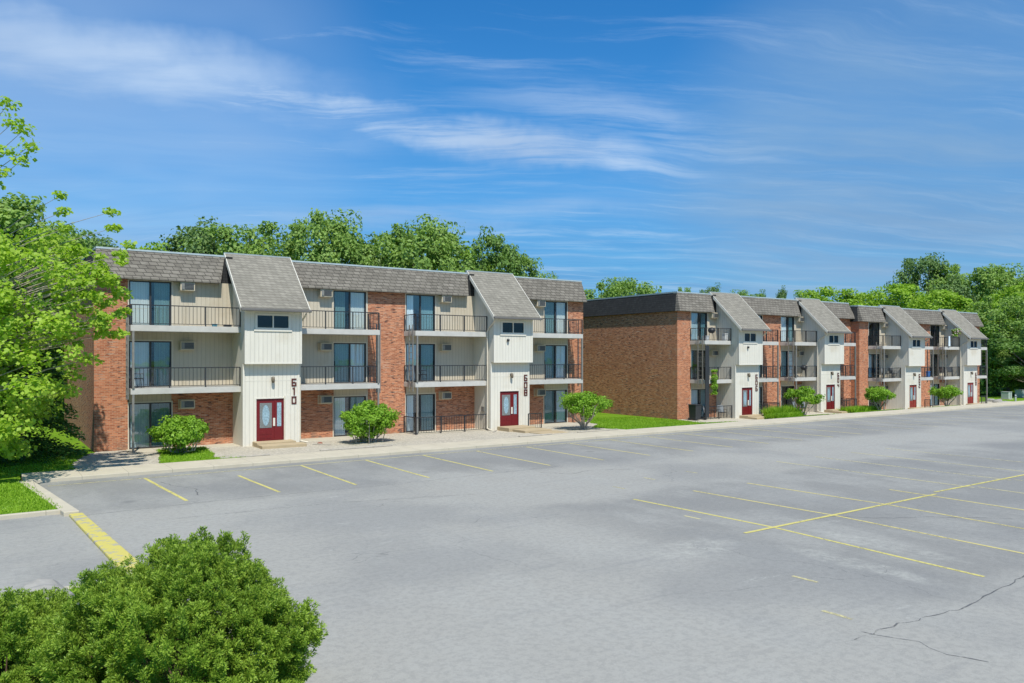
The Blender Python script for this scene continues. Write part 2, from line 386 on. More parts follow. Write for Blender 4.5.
for p in PATCH: patch(*p)
# sidewalk with its kerb face, gutter seam and the left-hand return kerb
sw = MB(); xs = [1.25+i*3 for i in range(0, 50)]
sw.box(1.25, 150, 31.4, 33.36, -.3, .13); SW = tag(sw.build('sidewalk', M['concrete'], bevel=.02), kind='structure')
k = MB(); k.prism_z([(1.1, 31.38), (1.5, 31.38), (2.28, 24.45), (1.9, 24.45)], -.3, .125)
tag(k.build('kerb', M['concrete'], bevel=.02), kind='structure')
k = MB(); k.prism_z([(-60, 24.9), (1.88, 24.9), (1.88, 25.07), (-60, 25.07)], -.3, .118); tag(k.build('kerb', M['concrete'], bevel=.015), kind='structure')
k = MB(); k.prism_z([(-60, 16.4), (1.9, 16.4), (1.98, 16.58), (-60, 16.58)], -.3, .118)
k.prism_z([(1.9, 16.4), (3.1, 12.5), (3.2, 4), (2.3, -20), (2.5, -20), (3.4, 4), (3.3, 12.55), (1.98, 16.58)][::-1], -.3, .118)
tag(k.build('kerb', M['concrete'], bevel=.015), kind='structure')
# yellow painted kerb hump at the driveway mouth
k = MB(); k.prism_z([(2.02, 24.42), (2.36, 24.42), (2.82, 17.4), (2.62, 16.7), (2.38, 17.2)], -.1, .07)
m_, nt_, out_ = mat('yellow_kerb_paint'); o_ = ocoord(nt_); n_ = noise(nt_, o_, 3.5, 6, .7)
bsdf(nt_, out_, mixc(nt_, ramp(nt_, n_, .50, .60), (.56, .48, .12), (.36, .34, .28)), .7)
tag(k.build('painted_kerb', m_, bevel=.03), kind='structure')

def line(x0, y0, x1, y1, w, m, z=.004):
    a = Vector((x0, y0)); b = Vector((x1, y1)); d = (b-a).normalized(); n = Vector((-d.y, d.x))*w/2
    nseg = max(2, int((b-a).length/1.2)); vs = []; fs = []
    for i in range(nseg+1):
        p = a+(b-a)*i/nseg; jx = random.uniform(-.012, .012) if 0 < i < nseg else 0
        vs += [(p.x+n.x+jx, p.y+n.y, z), (p.x-n.x+jx, p.y-n.y, z)]
    for i in range(nseg): fs.append((2*i, 2*i+1, 2*i+3, 2*i+2))
    me = bpy.data.meshes.new('parking_line'); me.from_pydata(vs, [], fs); return link('parking_line', me, m, LOT)
line(4.90, 30.55, 5.19, 25.0, .11, M['yellow']); line(7.85, 29.2, 7.99, 24.9, .10, M['yellow'])
for i, x in enumerate([10.65, 13.45, 16.2, 18.95, 21.8, 24.5, 27.25, 30.0, 32.75, 35.5, 38.25, 41.0, 43.8, 46.5, 49.3, 52, 54.8, 57.5, 60.3, 63, 65.8, 68.5, 71.3, 74, 76.8, 79.5]):
    line(x, 30.5, x-.05, 24.8, .095, M['yellow'] if i < 3 else M['yellowworn'] if i < 12 else M['yellowfaint'])
line(1.9, 30.45, 44, 30.75, .10, M['yellowfaint'], .007)
for i, x in enumerate([16.55, 19.2, 21.9, 24.7, 27.4, 30.1, 32.8, 35.6]):
    mm = M['yellow'] if i == 0 else M['yellowworn'] if i < 4 else M['yellowfaint']
    if i == 3: line(x, 14.0, x-.15, 8.3, .10, mm); continue
    line(x, 17.5 if i < 3 else 20.4, x+(.25 if i < 3 else 0), 12.6, .10, mm); line(x+.25, 12.6, x-.05, 7.4, .10, mm)
line(15.65, 12.58, 25.1, 12.7, .11, M['yellow'], .008); line(25.4, 12.9, 60, 12.9, .11, M['yellow'], .008)
for x, y in ((13.4, 9.6), (12.0, 8.0), (17.6, 19.6), (19.8, 20.4), (22.2, 20.6), (16, 14.9)): line(x, y, x+.02, y-.55, .09, M['yellowfaint'])
# cracks (thin tar-dark strips)
def crack(pts, w):
    P = [Vector(p) for p in pts]; full = []
    for a, b in zip(P, P[1:]):
        n = max(2, int((b-a).length/.22))
        for i in range(n): full.append(a+(b-a)*i/n+Vector((random.uniform(-.05, .05), random.uniform(-.05, .05))))
    full.append(P[-1]); vs = []; fs = []
    for i, p in enumerate(full):
        d = (full[min(i+1, len(full)-1)]-full[max(i-1, 0)]).normalized(); n = Vector((-d.y, d.x))*w*random.uniform(.3, 1)/2
        vs += [(p.x+n.x, p.y+n.y, .003), (p.x-n.x, p.y-n.y, .003)]
    for i in range(len(full)-1): fs.append((2*i, 2*i+1, 2*i+3, 2*i+2))
    me = bpy.data.meshes.new('crack'); me.from_pydata(vs, [], fs); link('crack', me, M['crackm'], LOT)
M['crackm'] = paint_mat('crack_dark', (.14, .14, .135), .38, .58, 5)
crack([(10.9, 6.9), (12.2, 6.9), (14.0, 6.7), (17.5, 7.0), (24, 7.1)], .04)
crack([(11.6, 7.0), (11.9, 6.3), (11.7, 5.8), (11.95, 5.3)], .05)
crack([(19.3, 12.6), (20.2, 11.6), (21.5, 11.0), (23, 9.6)], .04)
crack([(2.4, 24.3), (6, 24.5), (12, 24.2), (19, 24.4)], .035)
crack([(5.2, 29.3), (5.4, 28.3), (5.9, 27.0), (5.7, 25.8)], .05)
crack([(17.5, 23.5), (18.2, 22.6), (19.4, 22.9), (21.0, 22.2)], .035)
crack([(4, 22.5), (9, 22.1), (13, 21.0)], .03)

# ------------------------------------------------------------------ buildings
def railing(bl, name, segs, z0, hgt, parent, pick=.165, postevery=1.75):
    mb = MB()
    for (xa, ya), (xb, yb) in segs:
        a = Vector((xa, ya)); b = Vector((xb, yb)); L = (b-a).length; d = (b-a)/L
        def bar(z, r):
            ex = abs(d.x)*0+r*abs(d.y); ey = r*abs(d.x)
            mb.box(min(xa, xb)-ex, max(xa, xb)+ex, min(ya, yb)-ey, max(ya, yb)+ey, z-r, z+r)
        bar(z0+hgt, .022); bar(z0+.09, .013)
        n = max(1, round(L/pick))
        for i in range(n+1):
            p = a+d*L*i/n; mb.box(p.x-.008, p.x+.008, p.y-.008, p.y+.008, z0+.10, z0+hgt-.02)
        npst = max(1, round(L/postevery))
        for i in range(npst+1):
            p = a+d*L*i/npst; mb.box(p.x-.026, p.x+.026, p.y-.026, p.y+.026, z0, z0+hgt-.001)
    return mb.build(name, M['black'], parent)
SEG = {'6': 'afgecd', '0': 'abcdef', '1': 'bc', '8': 'abcdefg', '4': 'fgbc', '2': 'abged'}
def digits(txt, x, y, ztop, w, hh, pitch, parent):
    mb = MB(); t = .065
    for i, ch in enumerate(txt):
        z1 = ztop-i*pitch; z0 = z1-hh; zm = (z0+z1)/2
        if ch == '1': mb.box(x+w*.42, x+w*.42+t, y-.03, y, z0, z1); mb.box(x+w*.2, x+w*.42-.001, y-.029, y, z1-.07, z1-.02); continue
        R_ = {'a': (x, x+w, z1-t, z1), 'g': (x+t, x+w-t, zm-t/2, zm+t/2), 'd': (x, x+w, z0, z0+t), 'f': (x, x+t, zm, z1-t), 'e': (x, x+t, z0+t, zm),
              'b': (x+w-t, x+w, zm, z1-t), 'c': (x+w-t, x+w, z0+t, zm)}
        for s_ in SEG[ch]: a, b, c_, d_ = R_[s_]; mb.box(a, b, y-.03, y, c_, d_)
    return mb.build('house_number', M['number'], parent)

def sliding(root, x0, x1, z0, z1, look):
    """recessed patio door: frame > two panes, blind"""
    fm = M['bronze'] if look != 'steel' else M['steelframe']; w = .055; xm = (x0+x1)/2
    f = MB(); f.box(x0, x0+w, .02, .14, z0, z1); f.box(x1-w, x1, .02, .14, z0, z1); f.box(x0+w, x1-w, .02, .14, z1-w, z1); f.box(x0+w, x1-w, .02, .14, z0, z0+w)
    f.box(xm-.04, xm+.04, .03, .13, z0+w, z1-w)
    F = f.build('sliding_door', fm, root)
    lite, dark = (0, 1) if 'L' in look else (1, 0)
    for i, (a, b) in enumerate(((x0+w, xm-.04), (xm+.04, x1-w))):
        p = MB().box(a, b, .07, .085, z0+w, z1-w)
        isd = (i == dark) or 'D' in look
        tag(p.build('glass_pane', M['glassdark'] if isd else M['glass'], F), 'dark screened pane' if isd else 'clear pane over pale blind')
    c = MB()
    c1, c2 = random.choice((1, 1, .9, .75, .55)), random.choice((1, 1, 1, .8, .6))
    for a, b in (((x0+w+.01, x0+w+.01+(xm-x0-w-.03)*c1), (x1-w-.01-(x1-xm-w-.03)*c2, x1-w-.01)) if 'D' not in look else ((x0+w+.01, x0+w+.22),)):
        n = max(2, int((b-a)/.09))
        for j in range(n):
            u = a+(b-a)*j/n; v = a+(b-a)*(j+1)/n
            c.add([(u, .16, z0+.05), (v, .135 if j % 2 else .15, z0+.05), (v, .135 if j % 2 else .15, z1-.06), (u, .16, z1-.06)], [(0, 1, 2, 3)])
    c.build('blind', random.choice((M['curtain'], M['curtain'], M['curtain2'], M['curtain3'])), F)
    hx = xm-.09 if 'L' in look else xm+.06
    MB().box(x1-w-.02 if 'L' in look else x0+w-.01, (x1-w-.02 if 'L' in look else x0+w-.01)+.03, -.01, .02, z0+.95, z0+1.2).build('door_handle', M['black'], F)

def ac(root, x0, x1, z0, z1, side=1):
    b = MB().box(x0, x1, -.34, .05, z0, z1); b.box(x0-.04, x1+.04, -.02, .04, z0-.05, z1+.03); A = b.build('air_conditioner', M['acbody'], root, bevel=.012)
    gr = MB(); gr.box(x0+.05, x1-.05, -.352, -.341, z0+.05, z1-.05)
    G = gr.build('grille', M['acgrille'], A)
    l = MB(); n = 5
    for i in range(n): z = z0+.08+(z1-z0-.16)*i/(n-1); l.box(x0+.2, x1-.05, -.37, -.353, z-.006, z+.006)
    l.box(x0+.05, x0+.18, -.372, -.353, z0+.06, z1-.06)
    l.build('louvre', M['galv'], A)

def lamp(root, x, y, z):
    b = MB().box(x-.05, x+.05, y-.05, y, z-.02, z+.14); b.tube([(x, y-.05, z+.1), (x, y-.14, z+.13)], .018)
    L = b.build('wall_lamp', M['black'], root)
    s_ = MB().lathe([(.02, .17), (.07, .14), (.085, .02), (.075, -.12), (.02, -.14)], (x, y-.15, z), 12)
    s_.build('lamp_shade', plain_lamp, L, smooth=True)
plain_lamp = plain('lamp_bronze', (.16, .13, .09), .4)

def steps(root, t0, n, xr=0):
    o = MB()
    for i in range(n):
        z = .19-i*(.19/(n)); tr_ = 1.25 if n > 2 else .8; o.box(t0+.45+.25*i*(n > 2), t0+2.35+.25*i, -1.8-tr_*(i+1), -1.8-tr_*i-.004, -.3, .24-.075*i)
    return o.build('steps', M['step'], root, bevel=.02)

def downspout(root, t0, t1, side):
    o = MB()
    if side == 'R':
        x = t1+.07; o.tube([(t1+.12, -2.45, 6.5), (t1+.11, -2.35, 6.38), (x, -1.95, 6.15), (x, -1.7, 5.9), (x, -1.7, .25), (x+.03, -1.72, .12), (x+.35, -1.95, .04)], .045, 6)
    else:
        x = t0-.07; o.tube([(t0-.14, -2.45, 6.5), (t0-.12, -2.35, 6.4), (x, -1.7, 6.05), (x, -1.55, 5.85), (x, -1.55, .3), (x-.03, -1.6, .14), (x-.05, -2.1, .04)], .045, 6)
    return o.build('downspout', M['trim'], root)

def section(name, X0, Y0, z0, W, towers, bays, piers, depth, ends, label, doors_look, num, opts, label_cat='building'):
    root = empty(name, (X0, Y0, z0), label, label_cat)
    LV = [(.04, 2.19), (2.93, 5.11), (5.83, 7.95)]
    # brick body: piers, ground-floor bay walls, sides, back
    b = MB()
    for a, c in piers: b.wall(a, c, -.6, 8.05, 0, .25)
    for bay in bays:
        a, c, d0, d1 = bay['x0'], bay['x1'], bay['d0'], bay['d1']
        if bay['side'] == 'L': b.wall(d1, c, -.6, 2.66, 0, .25)
        else: b.wall(a, d0, -.6, 2.66, 0, .25)
        b.box(d0, d1, .001, .25, -.6, .03)
    b.box(0, .25, .2501, depth, -.6, 8.05); b.box(W-.25, W, .2501, depth, -.6, 8.05 if 'R' in ends else 9.2); b.box(.251, W-.251, depth-.25, depth, -.6, 8.05)
    b.build('brick_wall', M['brick'], root)
    # vertical siding in the bays
    fl = MB()
    for bay in bays:
        s = MB()
        a, c, d0, d1 = bay['x0'], bay['x1'], bay['d0'], bay['d1']
        s.wall(a, c, 2.66, 8.02, .012, .24, [(d0, d1, z, w) for z, w in LV[1:]])
        s.wall(min(d0, a) if bay['side'] == 'L' else d0, d1, 2.19, 2.659, .012, .24)
        if bay['side'] == 'L': s.wall(a, d0, -.6, 2.659, .012, .24)
        else: s.wall(d1, c, -.6, 2.659, .012, .24)
        for z, w in LV:
            tr = MB()
            for x in (d0-.05, d1+.0): tr.box(x, x+.05, -.012, .05, z, w+.06)
            tr.box(d0, d1, -.012, .05, w, w+.06); tr.build('door_trim', M['trim'], root)
        s.build('siding', M['siding'], root)
    for z in (2.5, 5.4): fl.box(.26, W-.26, .9, depth-.3, z, z+.3)
    fl.box(.26, W-.26, .3, depth-.3, -.02, .02)
    for bay in bays:
        x = bay['d0']-.3 if bay['side'] == 'L' else bay['d1']+.3
    fl.build('floor_slab', M['interior'], root)
    # flat roof
    MB().box(.45, W-.1, .5, depth-.3, 7.9, 9.3).build('flat_roof', M['roofgravel'], root)
    # mansard: sloping shingled skirt in runs between towers
    runs = []; x = 0
    gaps = []
    for t0, t1 in towers: runs.append((x, t0-.68)); gaps.append((t0-.68, t0)); x = t1
    runs.append((x, W))
    mm = MB(); cp = MB()
    YB, YT, ZB, ZT = -.42, .32, 7.98, 9.42
    for i, (a, c) in enumerate(runs):
        la = a-.22 if (i == 0 and 'l' in ends) else a-(.0 if i else .02); lt = a+.14 if (i == 0 and 'l' in ends) else la
        if i == 0 and 'L' in ends: la, lt = a-.18, a+.30
        rb = c; rt = c+.36
        if i == len(runs)-1: rb, rt = c+.0, c+.1
        v = [(la, YB, ZB), (rb, YB, ZB), (rb, YB, ZB+.07), (la, YB, ZB+.07), (rt, YT, ZT), (lt, YT, ZT), (la, .05, ZB), (rb, .05, ZB), (rt, YT+.15, ZT-.01), (lt, YT+.15, ZT-.01), ]
        mm.add(v, [(0, 1, 2, 3), (3, 2, 4, 5), (0, 6, 7, 1), (1, 7, 8, 4, 2), (0, 3, 5, 9, 6), (5, 4, 8, 9)])
        cp.add([(lt-.03, YT-.05, ZT-.05), (rt+.03, YT-.05, ZT-.05), (rt+.03, YT-.03, ZT+.035), (lt-.03, YT-.03, ZT+.035), (lt-.03, YT+.3, ZT+.05), (rt+.03, YT+.3, ZT+.05), (lt-.03, YT+.3, ZT-.3), (rt+.03, YT+.3, ZT-.3)],
               [(0, 1, 2, 3), (3, 2, 5, 4), (4, 5, 7, 6), (0, 3, 4, 6), (1, 7, 5, 2)])
    mm.build('mansard_roof', M['mansard'], root); 
    if 'l' in ends or 'L' in ends:                    # shingled skirt round the left side
        xo, xi = (-.18, .30) if 'L' in ends else (-.22, .14); sd = MB(); yb = YB-.001
        sd.add([(xo-.001, YB, ZB), (xo-.001, depth+.2, ZB), (xi-.001, depth-.3, ZT), (xi-.001, YT, ZT), (.0, YB+.4, ZB), (.0, depth+.2, ZB)], [(0, 3, 2, 1), (0, 1, 5, 4)])
        sd.add([(xi+.25, YT, ZT-.2), (xi+.25, depth-.3, ZT-.2)], []); 
        sd.build('side_mansard_roof', M['darkshingle'], root)
        cp.box(xi-.05, xi+.3, YT+.31, depth-.3, ZT-.06, ZT+.045)
    cp.build('roof_coping', M['coping'], root)
    for a, c in gaps: dk = MB(); P_ = [(a, 8.02), (c, 8.02), (c, 9.36), (a+.36, 9.36)]; dk.add([(x, .03, z) for x, z in P_]+[(x, .2, z) for x, z in P_], [(0, 1, 2, 3), (7, 6, 5, 4), (0, 4, 5, 1), (1, 5, 6, 2), (2, 6, 7, 3), (3, 7, 4, 0)]); dk.build('recessed_shingles', M['darkshingle'], root)
    # entrance towers
    for ti, (t0, t1) in enumerate(towers):
        YL, YU = -1.8, -2.15; ZJ = 4.04
        dx0, dx1, dz0, dz1 = t0+.64, t0+2.0, .19, 2.30
        if t1-t0 < 2.75: dx0, dx1 = t0+.72, t0+1.95
        wx0, wx1, wz0, wz1 = t0+.54, t0+2.16, 5.74, 6.41
        if t1-t0 < 2.75: wx0, wx1 = t0+.55, t0+1.95
        w = MB()
        w.wall(t0+.101, t1-.101, -.6, ZJ+.3, YL, YL+.12, [(dx0, dx1, dz0, dz1)])
        w.wall(t0+.101, t1-.101, ZJ, 6.58, YU, YU+.12, [(wx0, wx1, wz0, wz1)])
        w.box(t0+.101, t1-.101, YU+.121, YL-.001, ZJ, ZJ+.1)
        side = [(YL, -.6), (-.001, -.6), (-.001, 7.97), (-.001, 9.30), (.2, 9.30), (.2, 9.42), (YU, 6.72), (YU, ZJ), (YL, ZJ)]
        side = [(YL, -.6), (.22, -.6), (.22, 9.28), (YU, 6.72), (YU, ZJ), (YL, ZJ)]
        w.prism_x(side, t0, t0+.1); w.prism_x(side, t1-.1, t1)
        w.build('tower_wall', M['tower'], root)
        c = MB()                                    # corner boards, belt boards
        for x in (t0-.012, t1-.078): c.box(x, x+.09, YU-.014, YU+.05, ZJ-.03, 6.6)
        for x in (t0-.010, t1-.08): c.box(x, x+.09, YL-.014, YL+.05, -.3, ZJ-.05)
        c.box(t0+.08, t1-.08, YU-.012, YU, ZJ-.03, ZJ+.05); c.box(t0+.08, t1-.08, YU-.012, YU, 6.48, 6.56)
        c.box(t0+.08, t1-.08, YL-.008, YL, 3.18, 3.21)
        for x in (dx0-.07, dx1): c.box(x, x+.07, YL-.018, YL+.02, dz0, dz1+.07)
        c.box(dx0, dx1, YL-.018, YL+.02, dz1, dz1+.07)
        if 'post' in opts[ti]: c.box(dx1+.03, dx1+.20, YL-.10, YL-.019, dz0-.1, dz1+.12)
        c.build('tower_trim', M['white'], root)
        # roof
        e0, e1 = t0-.3, t1+.24; ye, ze, yr, zr = -2.62, 6.58, .36, 9.46; 
        r = MB(); r.prism_x([(ye, ze), (yr, zr), (yr, zr+.12), (ye, ze+.13)], e0, e1)
        RF = r.build('tower_roof', M['shingle'], root)
        fa = MB(); fa.prism_x([(ye-.01, ze-.10), (yr, zr-.12), (yr, zr+.13), (ye-.01, ze+.14)], e0-.035, e0-.001)
        fa.prism_x([(ye-.01, ze-.10), (yr, zr-.12), (yr, zr+.13), (ye-.01, ze+.14)], e1+.001, e1+.035)
        fa.prism_x([(ye+.02, ze-.03), (-.4, 8.66), (-.4, 8.70), (ye+.02, ze-.001)], e0, e1)
        fa.build('rake_board', M['white'], RF)
        gu = MB().box(e0-.04, e1+.08, ye-.13, ye-.012, ze-.03, ze+.10); gu.build('gutter', M['gutter'], RF, bevel=.02)
        MB().box(e0-.03, e1+.03, yr-.02, yr+.14, zr+.02, zr+.16).build('ridge_cap', M['coping'], RF)
        # upper window
        f = MB(); q = .05
        f.wall(wx0-.06, wx1+.06, wz0-.06, wz1+.06, YU-.03, YU+.05, [(wx0+q, (wx0+wx1)/2-.03, wz0+q-.01, wz1-q+.01), ((wx0+wx1)/2+.03, wx1-q, wz0+q-.01, wz1-q+.01)])
        f.box(wx0-.12, wx1+.12, YU-.045, YU-.001, wz0-.14, wz0-.061)
        WF = f.build('window', M['white'], root)
        for a, c_ in ((wx0+q, (wx0+wx1)/2-.03), ((wx0+wx1)/2+.03, wx1-q)): MB().box(a, c_, YU+.02, YU+.03, wz0+q-.01, wz1-q+.01).build('window_pane', M['winglass'], WF)
        if 'blue' in opts[ti]: MB().box((wx0+wx1)/2+.04, wx1-q, YU+.10, YU+.11, wz0, wz1).build('blind', M['curtain'], WF)
        # red entrance door and sidelight
        dm = M['red'] if ti == 0 and X0 < 40 or 'red' in opts[ti] or X0 < 40 else M['redwood']
        DW = (dx1-dx0)*.66
        d = MB(); yd = YL+.05
        fr = .05; d.wall(dx0, dx1, dz0, dz1, yd-.02, yd+.06, [(dx0+fr, dx0+DW, dz0+.02, dz1-fr), (dx0+DW+.06, dx1-fr, dz0+.02, dz1-fr)])
        d.box(dx0+fr+.002, dx0+DW-.002, yd, yd+.045, dz0+.022, dz1-fr-.002); d.box(dx0+DW+.062, dx1-fr-.002, yd+.002, yd+.045, dz0+.022, dz1-fr-.002)
        for a in (dx0+fr+.10, dx0+fr+.10+(DW-fr-.2)/2+.02):
            ww = (DW-fr-.2)/2-.04
            d.box(a, a+ww, yd-.012, yd-.001, dz0+.16, dz0+.30); d.box(a, a+ww, yd-.012, yd-.001, dz0+.36, dz0+.52)
        DR = d.build('entrance_door', dm, root)
        gx0, gx1, gz0, gz1 = dx0+fr+.13, dx0+DW-.13, dz0+.68, dz1-fr-.16
        MB().box(gx0, gx1, yd-.016, yd-.001, gz0, gz1).build('leaded_glass', M['leaded'], DR)
        ov = MB(); n = 20; cx, cz, rx, rz = (gx0+gx1)/2, (gz0+gz1)/2, (gx1-gx0)*.30, (gz1-gz0)*.42
        pr_ = [(cx+rx*math.cos(2*math.pi*i/n), cz+rz*math.sin(2*math.pi*i/n)) for i in range(n)]
        ov.add([(x, yd-.024, z) for x, z in pr_]+[(x, yd-.017, z) for x, z in pr_], [tuple(range(n))]+[(i, (i+1) % n, n+(i+1) % n, n+i) for i in range(n)])
        ov.build('oval_glass', M['ovalglass'], DR)
        MB().box(dx0+DW+.13, dx1-fr-.07, yd-.014, yd+.001, gz0+.05, gz1).build('sidelight_glass', M['ovalglass'], DR)
        MB().box(dx0+DW-.075, dx0+DW+.03, yd-.05, yd-.021, dz0+.75, dz0+1.15).build('door_handle', M['white'], DR, bevel=.01)
        digits(num[ti], t1-.40 if X0 < 40 else t1-.40, YL-.001, 3.27, .25, .38, .445, root)
        lamp(root, t0+1.42, YL, 3.22); downspout(root, t0, t1, 'R' if ti == 0 else 'L')
        steps(root, t0, 2 if ti == 0 or X0 > 40 else 3)
        if X0 > 40 or ti == 1:
            railing(root, 'stair_railing', [((t1-.55, YL-.1), (t1+.5, YL-.55)) if False else ((t1-.50, YL-.62), (t1+.45, YL-.62))], .0, .95, root, .13)
        if 'cam' in opts[ti]:
            MB().lathe([(.0, .09), (.07, .07), (.09, 0), (.07, -.07), (0, -.09)], (t0+.95, YU-.08, 5.33), 12).build('security_camera', M['black'], root, smooth=True)
        if 'meter' in opts[ti]: MB().box(t0-.10, t0-.001, -1.2, -.9, 1.1, 1.4).build('junction_box', M['galv'], root, bevel=.01)
    # bays: doors, balconies, air conditioners
    for bi, bay in enumerate(bays):
        a, c, d0, d1, L = bay['x0'], bay['x1'], bay['d0'], bay['d1'], bay['side'] == 'L'
        for fi, (z, w) in enumerate(LV):
            sliding(root, d0, d1, z, w, doors_look[bi % len(doors_look)][fi])
            zz = (1.87, 4.69, 7.55)[fi]
            ac(root, bay['ac'], bay['ac']+.66, zz, zz+.41)
        o0, o1 = (d0-.14, c-.001) if L else (a+.001, d1+.16)
        YF = -1.45; xo = o0 if L else o1
        for fi, zs in enumerate((2.65, 5.53)):
            sl = MB(); sl.box(o0, o1, YF, .0, zs, zs+.27); BS = sl.build('balcony', M['slab'], root, bevel=.012)
            MB().box(o0+.02, o1-.02, YF+.02, -.02, zs+.271, zs+.285).build('balcony_deck', M['deck'], BS)
            e = o0+.04 if L else o1-.04
            near = o1-.03 if L else o0+.03
            railing(root, 'railing', [((min(e, near), YF+.04), (max(e, near), YF+.04)), ((e, YF+.07), (e, -.03))], zs+.27, .93, BS)
        px = o0+.10 if L else o1-.10
        for za, zb in ((-.4, 2.649), (2.93, 5.529)): MB().box(px-.045, px+.045, YF-.05, YF+.035, za, zb).build('balcony_post', M['galv'], root)
        if bay.get('ladder', True):
            lx = xo-.09 if L else xo+.07; ld = MB()
            for yy in (-1.30, -.86): ld.box(lx-.025, lx+.025, yy-.03, yy+.03, 2.42, 6.15)
            for i in range(11): ld.box(lx-.012, lx+.012, -1.27, -.89, 2.6+i*.33, 2.625+i*.33)
            ld.build('fixed_ladder', M['galv'], root)
        if bay.get('ground_rail'):
            e = o0 if L else o1; e2 = o1 if L else o0
            railing(root, 'patio_railing', [((min(e, e2), YF-.05), (max(e, e2), YF-.05)), ((e, YF), (e, -.05))], .02, .95, root)
        sl = MB().box(o0, o1, YF+.1, -.01, -.4, .035); sl.build('patio_slab', M['pad'], root, bevel=.015)
    return root

T = []
def bay(side, x0, x1, d0, d1, ac_, **k): return dict(side=side, x0=x0, x1=x1, d0=d0, d1=d1, ac=ac_, **k)
B1 = section('apartment_building', 4.31, 40.0, 0, 28.94, [(6.17, 8.95), (20.42, 23.2)],
    [bay('L', 1.40, 6.17, 1.45, 3.30, 3.64), bay('R', 8.95, 13.47, 11.47, 13.36, 10.62), bay('L', 15.77, 20.42, 15.81, 17.70, 17.98, ground_rail=True), bay('R', 23.2, 27.65, 25.69, 27.57, 24.9)],
    [(0, 1.40), (13.47, 15.77), (27.65, 28.94)], 15, 'l',
    'nearest three-storey brick and cream apartment block, with red doors 610 and 608', [['L', 'L', 'L'], ['L steel', 'R', 'R'], ['L', 'L', 'L'], ['R steel', 'R', 'R']], ['610', '608'], ['post', 'cam meter'])
def bays2(X):
    return [bay('L', 1.45, 4.25, 1.47, 3.22, 3.42, ground_rail=X), bay('R', 6.95, 9.75, 7.97, 9.70, 7.12, ground_rail=X),
            bay('L', 12.1, 14.9, 12.13, 13.88, 14.08), bay('R', 17.6, 20.4, 18.62, 20.36, 17.78, ground_rail=X)]
PI2 = [(0, 1.45), (9.75, 12.1), (20.4, 22.1)]
B2 = section('apartment_building', 42.2, 40.0, -.28, 22.1, [(4.25, 6.95), (14.9, 17.6)], bays2(True), PI2, 15, 'L',
    'middle apartment block with a long windowless brick side wall, doors 606 and 604', [['L', 'LD', 'L'], ['R', 'R', 'R'], ['D', 'R', 'L'], ['R', 'R', 'R']], ['606', '604'], ['cam red', 'blue red'])
B3 = section('apartment_building', 64.3, 39.2, -.52, 22.1, [(4.25, 6.95), (14.9, 17.6)], bays2(False), PI2, 15.8, 'L',
    'farthest apartment block next to the woods, stepped forward, doors 602 and 600', [['D', 'L', 'D'], ['R', 'R', 'R'], ['L', 'LD', 'LD'], ['R', 'R', 'R']], ['602', '600'], ['blue', 'blue'])

# ------------------------------------------------------------------ vegetation
M['maple'] = leaf_mat('maple_leaf', (.29, .44, .036), (.47, .62, .09), .5, .5)
M['lime'] = leaf_mat('lime_leaf', (.20, .35, .03), (.38, .55, .06), .4, .25)
M['mid'] = leaf_mat('mid_leaf', (.16, .28, .055), (.31, .45, .10), .35, .25)
M['dark'] = leaf_mat('dark_leaf', (.10, .20, .042), (.21, .34, .07), .3, .25)
M['bluegreen'] = leaf_mat('blue_green_leaf', (.11, .20, .065), (.22, .33, .10), .3, .25)
M['conifer'] = leaf_mat('conifer_needles', (.035, .10, .020), (.10, .20, .035), .2, .6)
M['shrub'] = leaf_mat('shrub_leaf', (.15, .31, .022), (.33, .52, .055), .4, 1.2)
M['juniper'] = leaf_mat('juniper_needles', (.10, .20, .016), (.38, .52, .065), .25, 2.2)
M['bark'] = plain('grey_bark', (.16, .135, .105), .95, .3, 8)
M['palebark'] = plain('pale_bark', (.36, .31, .25), .95, .25, 9)
M['twig'] = plain('brown_twig', (.13, .085, .055), .95, .3, 10)
M['blade'] = leaf_mat('grass_blade', (.15, .30, .014), (.32, .50, .035), .35, .5)

